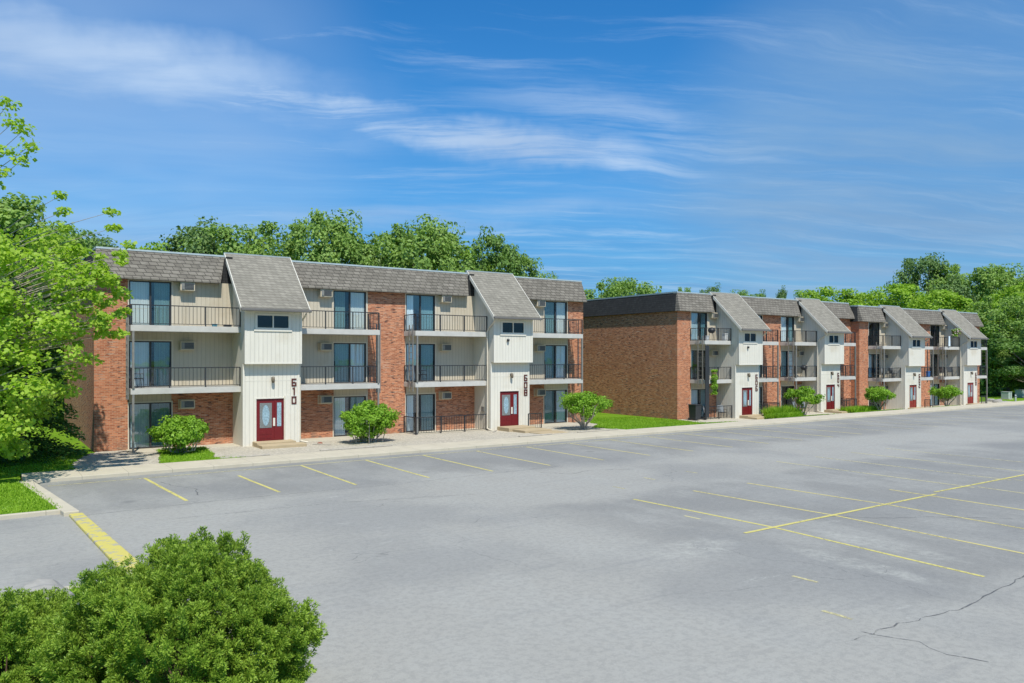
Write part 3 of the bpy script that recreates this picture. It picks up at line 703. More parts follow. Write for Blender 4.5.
def crown_clumps(n, rx, ry, rz, cz, low=-.75, power=1.0):
    out = []
    while len(out) < n:
        p = rng.uniform(-1, 1, 3); r = np.linalg.norm(p)
        if r > 1 or r < .35 or p[2] < low: continue
        p = p/r*(r**.55)
        out.append((p[0]*rx, p[1]*ry, cz+p[2]*rz))
    return np.array(out)
def fill(cl, per, rad, flat=.75):
    n = len(cl); rr = rad*rng.uniform(.55, 1.3, (n, 1))
    C = np.repeat(cl, per, 0); r = np.repeat(rr, per, 0)
    d = unit(rng.normal(0, 1, (len(C), 3))); d[:, 2] *= flat
    sh = rng.uniform(.65, 1.35, (n, 3)); g_ = np.clip(rng.normal(0, .55, (len(C), 3)), -.85, .85)*np.repeat(sh, per, 0); g_[:, 2] *= .72
    C2 = C+g_*r; d = unit(g_)
    return C2, d
def tree_parts(parent, hgt, rad, nc, per, leaf, lm, bm=None, base=.28, trunk=.25, crad=None, lean=0, crx=None):
    cz = hgt*(1+base)/2; rz = hgt*(1-base)/2
    cl = crown_clumps(nc, rad, rad, rz, cz)
    crad = crad or rad*.24
    C, d = fill(cl, per, crad)
    top = np.array([0, 0, cz]); D = d+unit(C-top)*.5+np.array([0, 0, .5])
    leaves('crown', C, D, leaf, lm, parent)
    t = MB(); ht = hgt*.82
    t.tube([(0, 0, -.5), (.03*rad, 0, hgt*.12), (-.03*rad, .02*rad, hgt*.35), (.02*rad, 0, hgt*.6), (0, 0, ht)], [trunk*1.3, trunk, trunk*.8, trunk*.45, trunk*.1], 8)
    idx = rng.choice(len(cl), min(len(cl), 26), replace=False)
    for i in idx:
        p = cl[i]; s0 = (0, 0, max(hgt*base*.8, p[2]*.55)); m1 = ((p[0])*.5, p[1]*.5, (s0[2]+p[2])/2-.05*hgt*.3)
        t.tube([s0, m1, tuple(p)], [trunk*.35, trunk*.2, trunk*.05], 5)
    t.build('trunk', bm or M['bark'], parent)
def copy_tree(root, loc, rz, s, label, group=None):
    r = root.copy(); col.objects.link(r); r.location = loc; r.rotation_euler.z = rz; r.scale = s if hasattr(s, '__len__') else (s, s, s); r['label'] = label
    if group: r['group'] = group
    for ch in root.children:
        c = ch.copy(); col.objects.link(c); c.parent = r
    return r
protos = {}
def tree(kind, X, Y, hgt, rad, rz, label, group):
    z = h(X, Y)-.05 if Y < 140 else -.62
    if Y > 90 or X > 92: z = -.62
    if kind not in protos:
        k = kind.split('_')[0]
        r = empty('deciduous_tree', (X, Y, z), label, 'tree', group, rz)
        lm = M[k]; H_, R_ = 16., 5.2
        tree_parts(r, H_, R_, 90, 230, .165, lm, base=.16, crad=1.12)
        protos[kind] = (r, H_, R_); r.scale = (rad/R_, rad/R_, hgt/H_); return r
    r0, H_, R_ = protos[kind]
    return copy_tree(r0, (X, Y, z), rz, (rad/R_, rad/R_, hgt/H_), label, group)
def pos(px, d):                                      # ground position on the sight line of a photo column, d metres deep
    a = math.atan(1128/775); t = (px-512)/775
    return d*(math.cos(a)+t*math.sin(a)), d*(math.sin(a)-t*math.cos(a))
def ztop(py, d): return 4.4+(356-py)*d/775
GR = 'trees rising behind the apartment blocks'
rowL = [(-40, 52, 175, 5.5, 'mid', 'green tree at the far left edge behind the lime maple'),
        (12, 56, 188, 5.5, 'mid', 'round green tree top behind the lime maple, left'),
        (62, 62, 226, 4.2, 'dark', 'small dark tree between the maple and the nearest roof'),
        (100, 66, 228, 4.0, 'bluegreen', 'thin blue-green tree just left of the nearest roof'),
        (150, 60, 238, 4.0, 'lime', 'yellow-green low tree above the left end of the nearest roof'),
        (192, 66, 217, 5.0, 'bluegreen', 'broad soft green tree behind the left half of the nearest roof'),
        (243, 66, 214, 5.2, 'mid', 'green tree above the roof of entrance tower 610'),
        (285, 70, 226, 4.5, 'dark', 'dark tree half hidden just left of the tallest treetop'),
        (322, 64, 203, 4.2, 'mid_2', 'tallest dark green treetop above the nearest roof'),
        (352, 68, 232, 4.2, 'bluegreen', 'low pale tree right of the tallest treetop'),
        (388, 66, 221, 4.0, 'mid', 'green tree above the brick pier between towers 610 and 608'),
        (428, 64, 212, 4.4, 'mid_2', 'open airy tree left of the gap before tower 608'),
        (456, 70, 240, 4.2, 'lime', 'low light green tree left of the treetop over tower 608'),
        (487, 66, 222, 3.3, 'dark', 'dark green tree standing over the roof of entrance tower 608'),
        (515, 70, 242, 3.2, 'mid', 'sloping treetop right of the one over tower 608'),
        (545, 72, 264, 1.9, 'mid_2', 'small last treetop above the right end of the nearest roof')]
rowM = [(605, 92, 286, 4.2, 'mid', 'left green treetop behind the windowless brick side wall'),
        (628, 95, 277, 4.6, 'mid_2', 'highest treetop behind the windowless brick side wall'),
        (650, 96, 290, 3.0, 'bluegreen', 'right treetop behind the windowless brick side wall'),
        (686, 120, 287, 2.2, 'mid', 'treetop tip above the corner of the middle block'),
        (711, 120, 285, 2.2, 'bluegreen', 'small bluish treetop tip left of roof 606'),
        (745, 125, 289, 3.0, 'mid_2', 'treetop tip right of roof 606'),
        (762, 125, 290, 2.5, 'dark', 'dark treetop tip over the middle block'),
        (781, 125, 288, 1.8, 'bluegreen', 'thin treetop tip left of roof 604'),
        (806, 118, 290, 4.5, 'lime', 'lime treetop directly behind roof 604'),
        (838, 112, 288, 6.5, 'lime', 'broad lime tree behind the step between the two far blocks'),
        (868, 115, 292, 5.5, 'lime', 'lime tree behind the dark side mansard'),
        (900, 112, 284, 6.5, 'lime', 'big lime tree behind roof 602'),
        (928, 128, 254, 6.0, 'bluegreen', 'tall blue-green tree rising above the lime trees'),
        (960, 128, 262, 6.5, 'mid', 'wide green tree, right of the tall blue-green one'),
        (990, 130, 264, 6.5, 'mid_2', 'tall green tree near the right edge, behind the lime ones'),
        (940, 108, 290, 6.0, 'lime', 'lime tree behind roof 600'),
        (975, 104, 300, 5.5, 'lime', 'lime tree right of roof 600'),
        (1022, 112, 284, 6.5, 'lime', 'lime tree cut by the right edge of the photo'),
        (1000, 98, 296, 4.8, 'mid', 'nearest tall green tree right of the farthest block'),
        (1030, 92, 322, 4.6, 'dark', 'dark tree behind the pale utility boxes'),
        (985, 102, 335, 3.6, 'dark', 'dark low tree against the end of the farthest block'),
        (1008, 96, 345, 3.8, 'mid_2', 'low bushy tree above the pale utility box'),
        (1075, 96, 290, 6.0, 'mid', 'green tree outside the right edge of the photo'),
        (1055, 112, 300, 6.0, 'lime', 'lime tree outside the right edge of the photo'),]
for i, (px, d, yt, r_, kd, lb) in enumerate(rowL+rowM):
    X, Y = pos(px, d); tree(kd, X, Y, ztop(yt, d)-.45+(1.2 if d > 90 else 0), r_, i*1.7, lb, GR if i < len(rowL) else 'trees around and behind the far blocks')
# low undergrowth on the right: one dark mass
und = []
for i in range(46):
    X, Y = pos(rng.uniform(975, 1150), rng.uniform(94, 112)); und.append((X, Y, rng.uniform(.2, 2.8)))
for i in range(50):
    X, Y = pos(rng.uniform(-90, 88), rng.uniform(50, 66)); und.append((X, Y, rng.uniform(.3, 4)))
C, d = fill(np.array(und), 330, 2.0); tag(leaves('undergrowth', C, d+np.array([0, 0, .4]), .20, M['dark'], None), kind='stuff')

# lime maple in front of the left end
MX, MY = pos(-95, 28)
mp = empty('maple_tree', (MX, MY, 0), 'bright lime-green maple overhanging from the left edge of the photo', 'tree')
ytp = lin([(-240, 300), (-180, 240), (-60, 222), (10, 232), (60, 240), (100, 258), (133, 285)]); ybt = lin([(-240, 380), (-160, 440), (-20, 462), (15, 455), (45, 420), (85, 375), (112, 335), (133, 318)])
cl = []; rad_ = []
while len(cl) < 300:
    px = rng.triangular(-230, -60, 128); u = rng.uniform(-1, 1); py = rng.uniform(ytp(px), ybt(px))
    w_ = 3.8*math.sqrt(max(.05, 1-((px+60)/200)**2)); d = 29+u*w_
    a_, b_ = pos(px, d); z = ztop(py, d)
    if z < .7: continue
    cl.append((a_-MX, b_-MY, z)); rad_.append(.62 if px < 60 else .42)
for (px, py, d) in tuple((rng.uniform(62, 128), rng.uniform(246, 345), rng.uniform(27, 30)) for _ in range(48))+((8, 104, 27), (14, 122, 27), (24, 130, 27), (30, 146, 27), (22, 160, 27), (6, 152, 27), (2, 172, 27), (-8, 110, 27.5), (-14, 140, 27), (-6, 185, 28), (-30, 170, 28), (-40, 200, 28), (60, 196, 28), (63, 212, 28), (66, 228, 28), (111, 212, 29), (113, 228, 29), (128, 245, 29), (122, 262, 29)):
    a_, b_ = pos(px, d); cl.append((a_-MX, b_-MY, ztop(py, d))); rad_.append(.36 if px < 50 else .26)
cl = np.array(cl); nm = 300
rad_ = np.array(rad_)[:, None]; per = np.where(rad_[:, 0] > .6, 150, np.where(rad_[:, 0] > .4, 90, 62))
ii = np.repeat(np.arange(len(cl)), per); dd_ = unit(rng.normal(0, 1, (len(ii), 3))); dd_[:, 2] *= .6
C = cl[ii]+dd_*rad_[ii]*(rng.uniform(.2, 1.25, (len(ii), 1))**.7)
leaves('crown', C, dd_*.5+np.array([0, -.15, .8]), .082, M['maple'], mp, .8, .6)
t = MB(); t.tube([(0, 0, -.3), (.05, 0, 1.2), (-.05, .05, 2.6), (.1, 0, 4.6), (0, .1, 7), (.1, -.3, 10.2)], [.3, .24, .2, .16, .1, .03], 10)
for i in range(len(cl)):
    if i % 2 and i < nm: continue
    p = cl[i]; zb = max(1.6, p[2]*.62-.3) if i < nm else min(p[2]*.7, 8.5); big = i % 6 == 0 and i < nm
    mid = (p[0]*.5+rng.normal(0, .15), p[1]*.5+rng.normal(0, .15), zb+(p[2]-zb)*.55-.1); s0 = (0.05, 0, min(zb, 9))
    t.tube([s0, (mid[0]*.5, mid[1]*.5, (s0[2]+mid[2])/2), mid, ((mid[0]+p[0])/2, (mid[1]+p[1])/2, (mid[2]+p[2])/2+.1), tuple(p)], [.09 if big else .04, .07 if big else .032, .05 if big else .022, .026 if big else .014, .007], 5)
t.build('trunk', M['palebark'], mp)

# spruce beside the nearest block
spz = 7.6
sp = empty('evergreen_tree', (1.45, 39.0, 0), 'drooping dark evergreen in the shade by the left brick wall', 'tree')
C = []; D = []
for i in range(320):
    z = rng.uniform(.35, spz); L = 2.6*(1-z/(spz+.4))**.75+.15; a = rng.uniform(0, 2*math.pi)
    nb = 95
    s_ = rng.uniform(.15, 1, nb); w_ = rng.normal(0, .16, nb)*(.4+s_)
    x = np.cos(a)*L*s_-np.sin(a)*w_; y = np.sin(a)*L*s_+np.cos(a)*w_; zz = z-.35*L*s_**1.5+rng.normal(0, .06, nb)
    C.append(np.stack([x, y, zz], 1)); D.append(np.stack([np.cos(a)+rng.normal(0, .5, nb), np.sin(a)+rng.normal(0, .5, nb), rng.normal(-.2, .3, nb)], 1))
sprays('crown', np.concatenate(C), np.concatenate(D), .14, .035, M['conifer'], sp)
MB().tube([(0, 0, -.3), (0, 0, 3), (0, 0, spz)], [.17, .12, .02], 8).build('trunk', M['bark'], sp)

# shrubs and small trees in front of the blocks
def shrub(name, X, Y, w, hgt, lift, label, cat, stems, per=150, leaf=.055, nc=50, squash=.8, group=None, bm='palebark', z=None):
    z = h(X, Y) if z is None else z
    r = empty(name, (X, Y, z), label, cat, group, rng.uniform(0, 6))
    cz = (hgt+lift)/2; rz = (hgt-lift)/2*.92
    cl = []
    while len(cl) < nc:
        p = rng.uniform(-1, 1, 3); q = np.linalg.norm(p)
        if q > 1 or q < .3: continue
        cl.append((p[0]*w*.44, p[1]*w*.44*squash, cz+p[2]*rz*.85))
    cl = np.array(cl); C, d = fill(cl, per, w*.10)
    leaves('foliage', C, d+np.array([0, 0, .6])+unit(C-np.array([0, 0, cz]))*.4, leaf, M['shrub'], r, .6)
    t = MB()
    for i in range(stems):
        a = 2*math.pi*i/stems+rng.normal(0, .3); e = cl[rng.integers(len(cl))]; k = w*.22
        t.tube([(.04*math.cos(a), .04*math.sin(a), -.1), (k*.35*math.cos(a), k*.35*math.sin(a), lift*.5), (k*math.cos(a), k*math.sin(a), lift*1.05), (k*1.5*math.cos(a), k*1.5*math.sin(a), cz)], [.055, .045, .035, .01], 6)
    for i in range(14):
        e = cl[rng.integers(len(cl))]; t.tube([(e[0]*.25, e[1]*.25, lift*.8), (e[0]*.6, e[1]*.6, (lift+e[2])/2), tuple(e)], [.03, .02, .006], 5)
    t.build('stems', M[bm], r); return r
shrub('bush', 7.5, 37.3, 3.4, 1.85, .15, 'low spreading green bush on the grass wedge left of door 610', 'bush', 5, 170, .06, 60, .7)
shrub('bush', 16.25, 36.5, 3.1, 2.3, .0, 'upright green bush in the gravel bed between doors 610 and 608', 'bush', 6, 170, .06, 70, .8)
shrub('small_tree', 29.6, 35.5, 3.7, 2.35, .7, 'small many-stemmed tree on gravel at the right corner of the nearest block', 'small tree', 7, 150, .06, 55, .8, None)
SG = 'small round trees in front of the far blocks'
shrub('small_tree', 52.1, 36.3, 2.9, 2.35, .75, 'round small tree between doors 606 and 604', 'small tree', 4, 150, .065, 50, .8, SG)
shrub('small_tree', 61.8, 35.9, 3.1, 2.15, .75, 'broad small tree between doors 604 and 602', 'small tree', 5, 150, .065, 50, .8, SG)
shrub('small_tree', 72.1, 35.5, 2.9, 2.0, .8, 'smallest round tree, between doors 602 and 600', 'small tree', 4, 130, .065, 45, .8, SG)

# clumps of strappy leaves along the far blocks
def clump(n, x0, x1, y0, y1, hh):
    C = np.stack([rng.uniform(x0, x1, n), rng.uniform(y0, y1, n), np.zeros(n)], 1)
    C[:, 2] = [h(a, b) for a, b in C[:, :2]]
    D = rng.normal(0, .45, (n, 3)); D[:, 2] = 1
    return C, D, hh
for (x0, x1, y0, y1, hh, n, lb) in ((48.6, 51.6, 36.3, 37.3, .75, 2600, 'tall strappy daylily bed right of door 606'), (47.2, 50.2, 35.0, 36.2, .35, 2200, 'low pale green plants in front of the daylily bed'), (58.4, 62.0, 36.0, 37.4, .45, 3200, 'low green plant bed right of door 604')):
    C, D, hh = clump(n, x0, x1, y0, y1, hh); tag(sprays('flower_bed', C, D, hh, .03, M['blade'], None), lb, 'plant bed')
# grass blades along the lawns' visible parts
def scatter(n, fx):
    P = []
    while len(P) < n:
        q = fx()
        if q is not None: P.append(q)
    return np.array(P)
def in_patch():
    ys, l, r = PATCH[rng.integers(len(PATCH))]; Y = rng.uniform(ys[0], ys[-1]); X = rng.uniform(l(Y)-.05, r(Y)+.05); return (X, Y, h(X, Y)+.01)
def lawn1():
    X = rng.uniform(30.9, 42); Y = rng.uniform(33.4, 44)
    if X < xrG(Y) or (Y < 36 and X > 41.2): return None
    return (X, Y, h(X, Y)-.01)
def lawn2():
    X = rng.uniform(-3, 4.2); Y = rng.uniform(33.4, 41)
    if X > xlG(Y): return None
    return (X, Y, h(X, Y)-.01)
def isl():
    Y = rng.uniform(25.1, 31.2); X = rng.uniform(-3, 1.95-(Y-25)*.11); return (X, Y, .095)
def isl2():
    Y = rng.uniform(11, 16.4); X = rng.uniform(-1, 3.0-(max(0, Y-12.5))*.29); return (X, Y, .095)
P = np.concatenate([scatter(9000, in_patch), scatter(16000, lawn1), scatter(9000, lawn2), scatter(9000, isl), scatter(8000, isl2)])
D = rng.normal(0, .5, P.shape); D[:, 2] = 1
tag(sprays('grass_blades', P, D, .075, .014, M['blade'], None), kind='stuff')

# foreground junipers
def juniper(X, Y, rad, hgt, npl, label, lump):
    r = empty('juniper_bush', (X, Y, .08), label, 'bush')
    # plume roots on a lumpy dome
    d = unit(rng.normal(0, 1, (npl*2, 3))); d = d[d[:, 2] > -.25][:npl]; gp = np.sin(d[:, 0]*13+lump)*np.sin(d[:, 1]*12+1)*np.sin(d[:, 2]*11+2)+rng.normal(0, .2, len(d)); d = d[gp > -.15]; n = len(d)
    L = 1+.13*np.sin(d[:, 0]*5+lump)*np.cos(d[:, 1]*4+lump)+.07*np.sin(d[:, 2]*9+d[:, 0]*7)+.04*np.sin(d[:, 1]*19)*np.sin(d[:, 0]*17)
    depth = rng.uniform(.78, 1.04, n)
    base = np.stack([d[:, 0]*rad, d[:, 1]*rad, np.maximum(d[:, 2], -.2)*hgt*.62+hgt*.36], 1)
    base[:, 0] *= L*depth; base[:, 1] *= L*depth; base[:, 2] *= L*depth
    axis = unit(d*np.array([1, 1, 1.0])+np.array([0, 0, .45])+rng.normal(0, .3, (n, 3)))
    per = 105
    A = np.repeat(axis, per, 0); Bp = np.repeat(base, per, 0); ln = np.repeat(rng.uniform(.07, .17, (n, 1)), per, 0)
    u = rng.uniform(0, 1, (n*per, 1)); side = rng.normal(0, 1, (n*per, 3)); side -= A*(side*A).sum(1, keepdims=True); side = unit(side)
    C = Bp+A*ln*u+side*(.062*(1-u*.45))*rng.uniform(.2, 1, (n*per, 1))
    D = A*.75+side*.75+rng.normal(0, .18, (n*per, 3))
    sprays('foliage', C, D, .030, .0062, M['juniper'], r)
    t = MB()
    for i in range(60):
        a = rng.uniform(0, 2*math.pi); e = base[rng.integers(n)]*.93
        t.tube([(.05*math.cos(a), .05*math.sin(a), -.1), (e[0]*.35, e[1]*.35, e[2]*.35), (e[0]*.75, e[1]*.75, e[2]*.7), tuple(e)], [.03, .018, .009, .003], 5)
    t.build('branches', M['twig'], r)
    return r
juniper(2.07, 9.86, 1.33, 1.93, 6400, 'large rounded juniper filling the bottom left of the photo', 0)
juniper(.22, 10.7, .98, 1.44, 3400, 'smaller lower juniper in the bottom left corner', 2)
# wispy leader on the big juniper
C = np.array([(1.9+z*.12+rng.normal(0, .028), 9.95+rng.normal(0, .028), 1.84+z) for z in rng.uniform(0, .36, 260)]); 
o = sprays('top_shoot', C-np.array([2.07, 9.86, .08]), rng.normal(0, .5, (260, 3))+np.array([.2, 0, 1]), .04, .009, M['juniper'], bpy.data.objects['juniper_bush'])

# boulder behind the smaller juniper
import bmesh
def rock(name, X, Y, z, s, m, label, cat, group=None):
    bm = bmesh.new(); bmesh.ops.create_icosphere(bm, subdivisions=3, radius=1)
    for v in bm.verts:
        c_ = v.co; f = 1+.16*math.sin(c_.x*3+X)+.12*math.sin(c_.y*4+c_.z*3+Y)+random.uniform(-.025, .025)
        v.co = Vector((c_.x*s[0]*f, c_.y*s[1]*f, c_.z*s[2]*f))
    me = bpy.data.meshes.new(name); bm.to_mesh(me); o = link(name, me, m, None); o.location = (X, Y, z); return tag(o, label, cat, group)
M['stone'] = plain('pale_stone', (.30, .285, .25), .9, .2, 5)
X, Y = pos(34, 12.6); rock('boulder', X, Y, .22, (.66, .4, .48), M['stone'], 'pale boulder showing behind the smaller juniper', 'rock')
for i, (px, d, s_, lb) in enumerate(((997, 82, .45, 'low flat grey rock left of the pale utility box'), (1004, 80, .35, 'small pale rock in front of the utility box'), (991, 84, .4, 'dark low rock beside the last balcony post'))):
    X, Y = pos(px, d); rock('rock', X, Y, h(X, Y)+.05, (s_*1.6, s_, s_*.6), M['stone'], lb, 'rock', 'rocks at the end of the sidewalk')
# utility boxes and bollard at the far end
def ubox(px, d, w, hh, lb):
    X, Y = pos(px, d); r = empty('utility_box', (X, Y, h(X, Y)), lb, 'utility box', 'pale utility boxes by the woods')
    MB().box(-w/2, w/2, -.4, .4, .06, hh).build('cabinet', M['util'], r, bevel=.03); MB().box(-w/2-.08, w/2+.08, -.5, .5, -.3, .06).build('base', M['pad'], r)
    MB().box(-w/2-.03, w/2+.03, -.43, .43, hh, hh+.05).build('lid', M['util'], r, bevel=.015)
    MB().box(-.01, .01, -.415, -.4, .12, hh-.05).build('door_seam', M['black'], r)
M['util'] = plain('pale_green_enamel', (.40, .44, .40), .45)
ubox(1006.5, 88, .85, .8, 'pale grey-green utility box nearest the farthest block'); ubox(1021, 92, 1.3, .85, 'wider pale utility box at the right edge of the photo')
X, Y = pos(1015.5, 84); bo = empty('bollard', (X, Y, h(X, Y)), 'short pale post between the two utility boxes', 'bollard')
MB().lathe([(.09, -.2), (.09, .62), (.07, .7), (0, .72)], (0, 0, 0), 14).build('post', M['util'], bo, smooth=True); MB().lathe([(.093, .5), (.093, .56)], (0, 0, 0), 14).build('band', M['black'], bo)

# ------------------------------------------------------------------ household things
def chair(X, Y, z, rz, label, group, m=None):
    r = empty('patio_chair', (X, Y, z), label, 'chair', group, rz); m = m or M['black']
    MB().box(-.24, .24, -.24, .24, .40, .44).build('seat', m, r, bevel=.01)
    b = MB(); b.add([(-.24, .22, .44), (.24, .22, .44), (.24, .34, .92), (-.24, .34, .92), (-.24, .25, .44), (.24, .25, .44), (.24, .37, .92), (-.24, .37, .92)], [(0, 1, 2, 3), (7, 6, 5, 4), (0, 3, 7, 4), (1, 5, 6, 2), (3, 2, 6, 7), (0, 4, 5, 1)]); b.build('backrest', M['sling'], r)
    for x in (-.22, .22):
        for y in (-.22, .22): MB().tube([(x, y, .4), (x*1.1, y*1.15, 0)], .014).build('leg', m, r)
        MB().tube([(x*1.1, -.24, .40), (x*1.12, -.22, .64), (x*1.1, .27, .64)], .014).build('armrest', m, r)
    return r
M['sling'] = plain('grey_sling', (.22, .24, .25), .8)
z = -.28+.04
chair(44.3, 38.95, z, .5, 'left grey-backed chair on the patio by door 606', 'patio chairs at the middle block'); chair(45.9, 38.95, z, -.4, 'right grey-backed chair on the patio by door 606', 'patio chairs at the middle block')
r = empty('patio_table', (45.1, 39.05, z), 'small round table between the two patio chairs by door 606', 'table')
MB().lathe([(0, .60), (.3, .60), (.3, .63), (0, .63)], seg=18).build('tabletop', M['black'], r); MB().tube([(0, 0, 0), (0, 0, .6)], .03).build('leg', M['black'], r)
MB().lathe([(0, 0), (.2, 0), (.18, .03), (0, .04)], seg=16).build('base', M['black'], r)
r = empty('trash_bin', (42.75, 38.8, h(42.75, 38.8)), 'black wheeled bin at the brick corner of the middle block', 'bin')
MB().add([(-.26, -.3, .06), (.26, -.3, .06), (.26, .3, .06), (-.26, .3, .06), (-.31, -.36, 1.1), (.31, -.36, 1.1), (.31, .36, 1.1), (-.31, .36, 1.1)], [(0, 3, 2, 1), (4, 5, 6, 7), (0, 1, 5, 4), (1, 2, 6, 5), (2, 3, 7, 6), (3, 0, 4, 7)]).build('bin_body', M['black'], r, bevel=.02)
MB().box(-.33, .33, -.39, .38, 1.101, 1.16).build('lid', M['black'], r, bevel=.02)
for x in (-.27, .27): MB().tube([(x-.025, .3, .1), (x+.025, .3, .1)], .1, 12).build('wheel', M['black'], r)
# black shade hanging down the corner of the first far patio, with a vine basket
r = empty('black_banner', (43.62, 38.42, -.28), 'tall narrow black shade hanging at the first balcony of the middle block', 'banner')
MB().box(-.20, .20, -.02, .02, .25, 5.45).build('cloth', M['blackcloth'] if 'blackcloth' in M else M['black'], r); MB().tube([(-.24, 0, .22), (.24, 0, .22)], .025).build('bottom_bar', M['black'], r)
def basket(X, Y, ztop_, trail, label, group=None, flower=False):
    r = empty('hanging_planter', (X, Y, ztop_-trail-.5), label, 'plant', group); zb = trail+.1
    MB().lathe([(.0, 0), (.14, .02), (.20, .2), (.17, .2), (.0, .17)], (0, 0, zb), 14).build('basket', plain('woven_basket', (.22, .13, .07), .9), r, smooth=True)
    w = MB()
    for a in (0, 2.1, 4.2): w.tube([(.19*math.cos(a), .19*math.sin(a), zb+.2), (0, 0, zb+.65)], .004, 4)
    w.build('wire', M['black'], r)
    n = 1300; zz = rng.uniform(-trail, .3, n); rr = .24*(.6+.4*np.sin(zz*5)**2)
    a = rng.uniform(0, 2*math.pi, n); C = np.stack([np.cos(a)*rr*rng.uniform(.4, 1.2, n), np.sin(a)*rr*rng.uniform(.4, 1.2, n), zb+.1+zz], 1)
    leaves('foliage', C, C*np.array([1, 1, 0])+np.array([0, -.1, .3]), .06, M['shrub'], r)
    if flower:
        n = 90; a = rng.uniform(0, 2*math.pi, n); C = np.stack([np.cos(a)*.27, np.sin(a)*.27, zb+.1+rng.uniform(-trail, .35, n)], 1)
        leaves('flowers', C, C, .05, M['petal'], r)
    return r
M['petal'] = plain('pale_petals', (.62, .50, .48), .7)
basket(44.3, 38.35, 3.4, 1.5, 'vine trailing from a basket beside the black shade')
basket(78.1, 37.75, 6.95, .35, 'flower basket on the top balcony left of tower 600, left one', 'flower baskets on the top balcony', True)
basket(78.8, 37.75, 7.05, .2, 'flower basket on the top balcony left of tower 600, right one', 'flower baskets on the top balcony', True)
# clutter on balconies
def grill(X, Y, z, label):
    r = empty('barbecue_grill', (X, Y, z), label, 'grill')
    MB().lathe([(.05, .55), (.2, .6), (.27, .75), (.27, .78)], seg=16).build('bowl', M['black'], r, smooth=True); MB().lathe([(.275, .785), (.24, .9), (.1, .98), (0, 1.0)], seg=16).build('lid', M['black'], r, smooth=True)
    for a in (0, 2.1, 4.2): MB().tube([(.15*math.cos(a), .15*math.sin(a), .6), (.28*math.cos(a), .28*math.sin(a), 0)], .015).build('leg', M['black'], r)
grill(45.0, 39.2, -.28+5.82, 'black grill on the top balcony left of tower 606')
grill(56.4, 39.3, -.28+2.94, 'small black grill on the middle balcony left of tower 604')
def storage(X, Y, z, s, m, label, cat='box', name='storage_box'):
    r = empty(name, (X, Y, z), label, cat); MB().box(-s[0]/2, s[0]/2, -s[1]/2, s[1]/2, 0, s[2]*.85).build('box_body', m, r, bevel=.015); MB().box(-s[0]/2-.02, s[0]/2+.02, -s[1]/2-.02, s[1]/2+.02, s[2]*.851, s[2]).build('lid', m, r, bevel=.01)
M['teal'] = plain('teal_plastic', (.08, .25, .32), .5); M['boxwhite'] = plain('white_plastic', (.6, .6, .57), .5); M['bluep'] = plain('blue_plastic', (.05, .16, .42), .5)
storage(44.0, 38.85, -.28+5.82, (.3, .3, .35), M['boxwhite'], 'white bucket box on the top balcony left of tower 606'); storage(46.0, 38.8, -.28+5.82, (.3, .3, .55), M['boxwhite'], 'taller white box at the tower end of the top balcony by 606')
storage(9.3, 38.75, 5.82, (.22, .16, .12), M['teal'], 'small teal box on the top balcony floor left of tower 610'); 
storage(9.9, 38.75, 5.82, (.35, .2, .1), M['black'], 'flat black case on the top balcony floor left of tower 610', 'case')
storage(73.7, 38.0, -.52+2.94, (.4, .2, .55), M['bluep'], 'blue box on the middle balcony right of tower 602')
CG = 'chairs on the middle-floor balconies'
chair(5.95, 39.1, 2.94, 1.2, 'dark folding chair at the left end of the middle balcony by 610', CG)
chair(20.6, 39.1, 2.94, .6, 'black chair on the middle balcony at the left of tower 608', CG)
for i, (X, lb) in enumerate(((67.0, 'chair beside the post on the middle balcony left of tower 602'), (67.7, 'chair in the middle of the balcony left of tower 602'), (68.2, 'chair nearest tower 602 on its middle balcony'), (77.2, 'chair behind the post on the middle balcony left of tower 600'), (78.4, 'chair nearest tower 600 on its middle balcony'))):
    chair(X, 38.3, -.52+2.94, .5*i, lb, CG)
chair(7.0, 0, 0, 0, '', '') if False else None
# pair of folded chairs and kettle by door 604's patio
chair(54.7, 38.7, -.24, .2, 'left dark chair on the ground patio left of door 604', 'ground patio chairs by door 604'); chair(55.5, 38.6, -.24, -.3, 'right dark chair on the ground patio left of door 604', 'ground patio chairs by door 604')
# white garment on the top balcony rail
r = MB().add([(0, 0, 0), (.3, 0, .02), (.26, .0, .95), (.05, .0, .97), (0, -.04, .02), (.3, -.06, 0), (.26, -.05, .95), (.05, -.04, .97)], [(0, 3, 2, 1), (4, 5, 6, 7), (0, 1, 5, 4), (1, 2, 6, 5), (2, 3, 7, 6), (3, 0, 4, 7)]).build('towel', plain('pale_towel', (.6, .7, .75), .9), None, bevel=.01)
r.location = (76.8, 37.68, -.52+5.86); tag(r, 'pale blue towel hanging over the top balcony rail left of tower 600', 'towel')
# loose boards and stones beside the steps
def plank(X, Y, L, w, rz, lb):
    o = MB().box(-L/2, L/2, -w/2, w/2, 0, .05).build('edging_board', M['plank'], None, bevel=.01); o.location = (X, Y, h(X, Y)+.01); o.rotation_euler.z = rz; tag(o, lb, 'board', 'old edging boards on the gravel')
M['plank'] = plain('weathered_timber', (.42, .38, .31), .9, .2)
plank(9.4, 33.9, 2.1, .14, .02, 'grey board on gravel left of the steps of 610'); plank(14.6, 34.1, 3.6, .12, .0, 'long grey board on gravel right of the steps of 610'); plank(13.9, 36.8, 1.0, .1, -.9, 'short board beside the downspout of 610')
plank(24.9, 34.0, 2.2, .16, .03, 'grey board on gravel left of the steps of 608'); plank(29.4, 34.05, 3.0, .12, .0, 'board along the gravel edge below the many-stemmed tree')
plank(24.6, 37.6, .9, .1, .8, 'short board leaning by the downspout of 608')
rock('stone', 14.0, 37.3, .04, (.16, .12, .06), plain('red_stone', (.25, .10, .06), .9), 'flat reddish stone beside the steps of 610', 'stone')

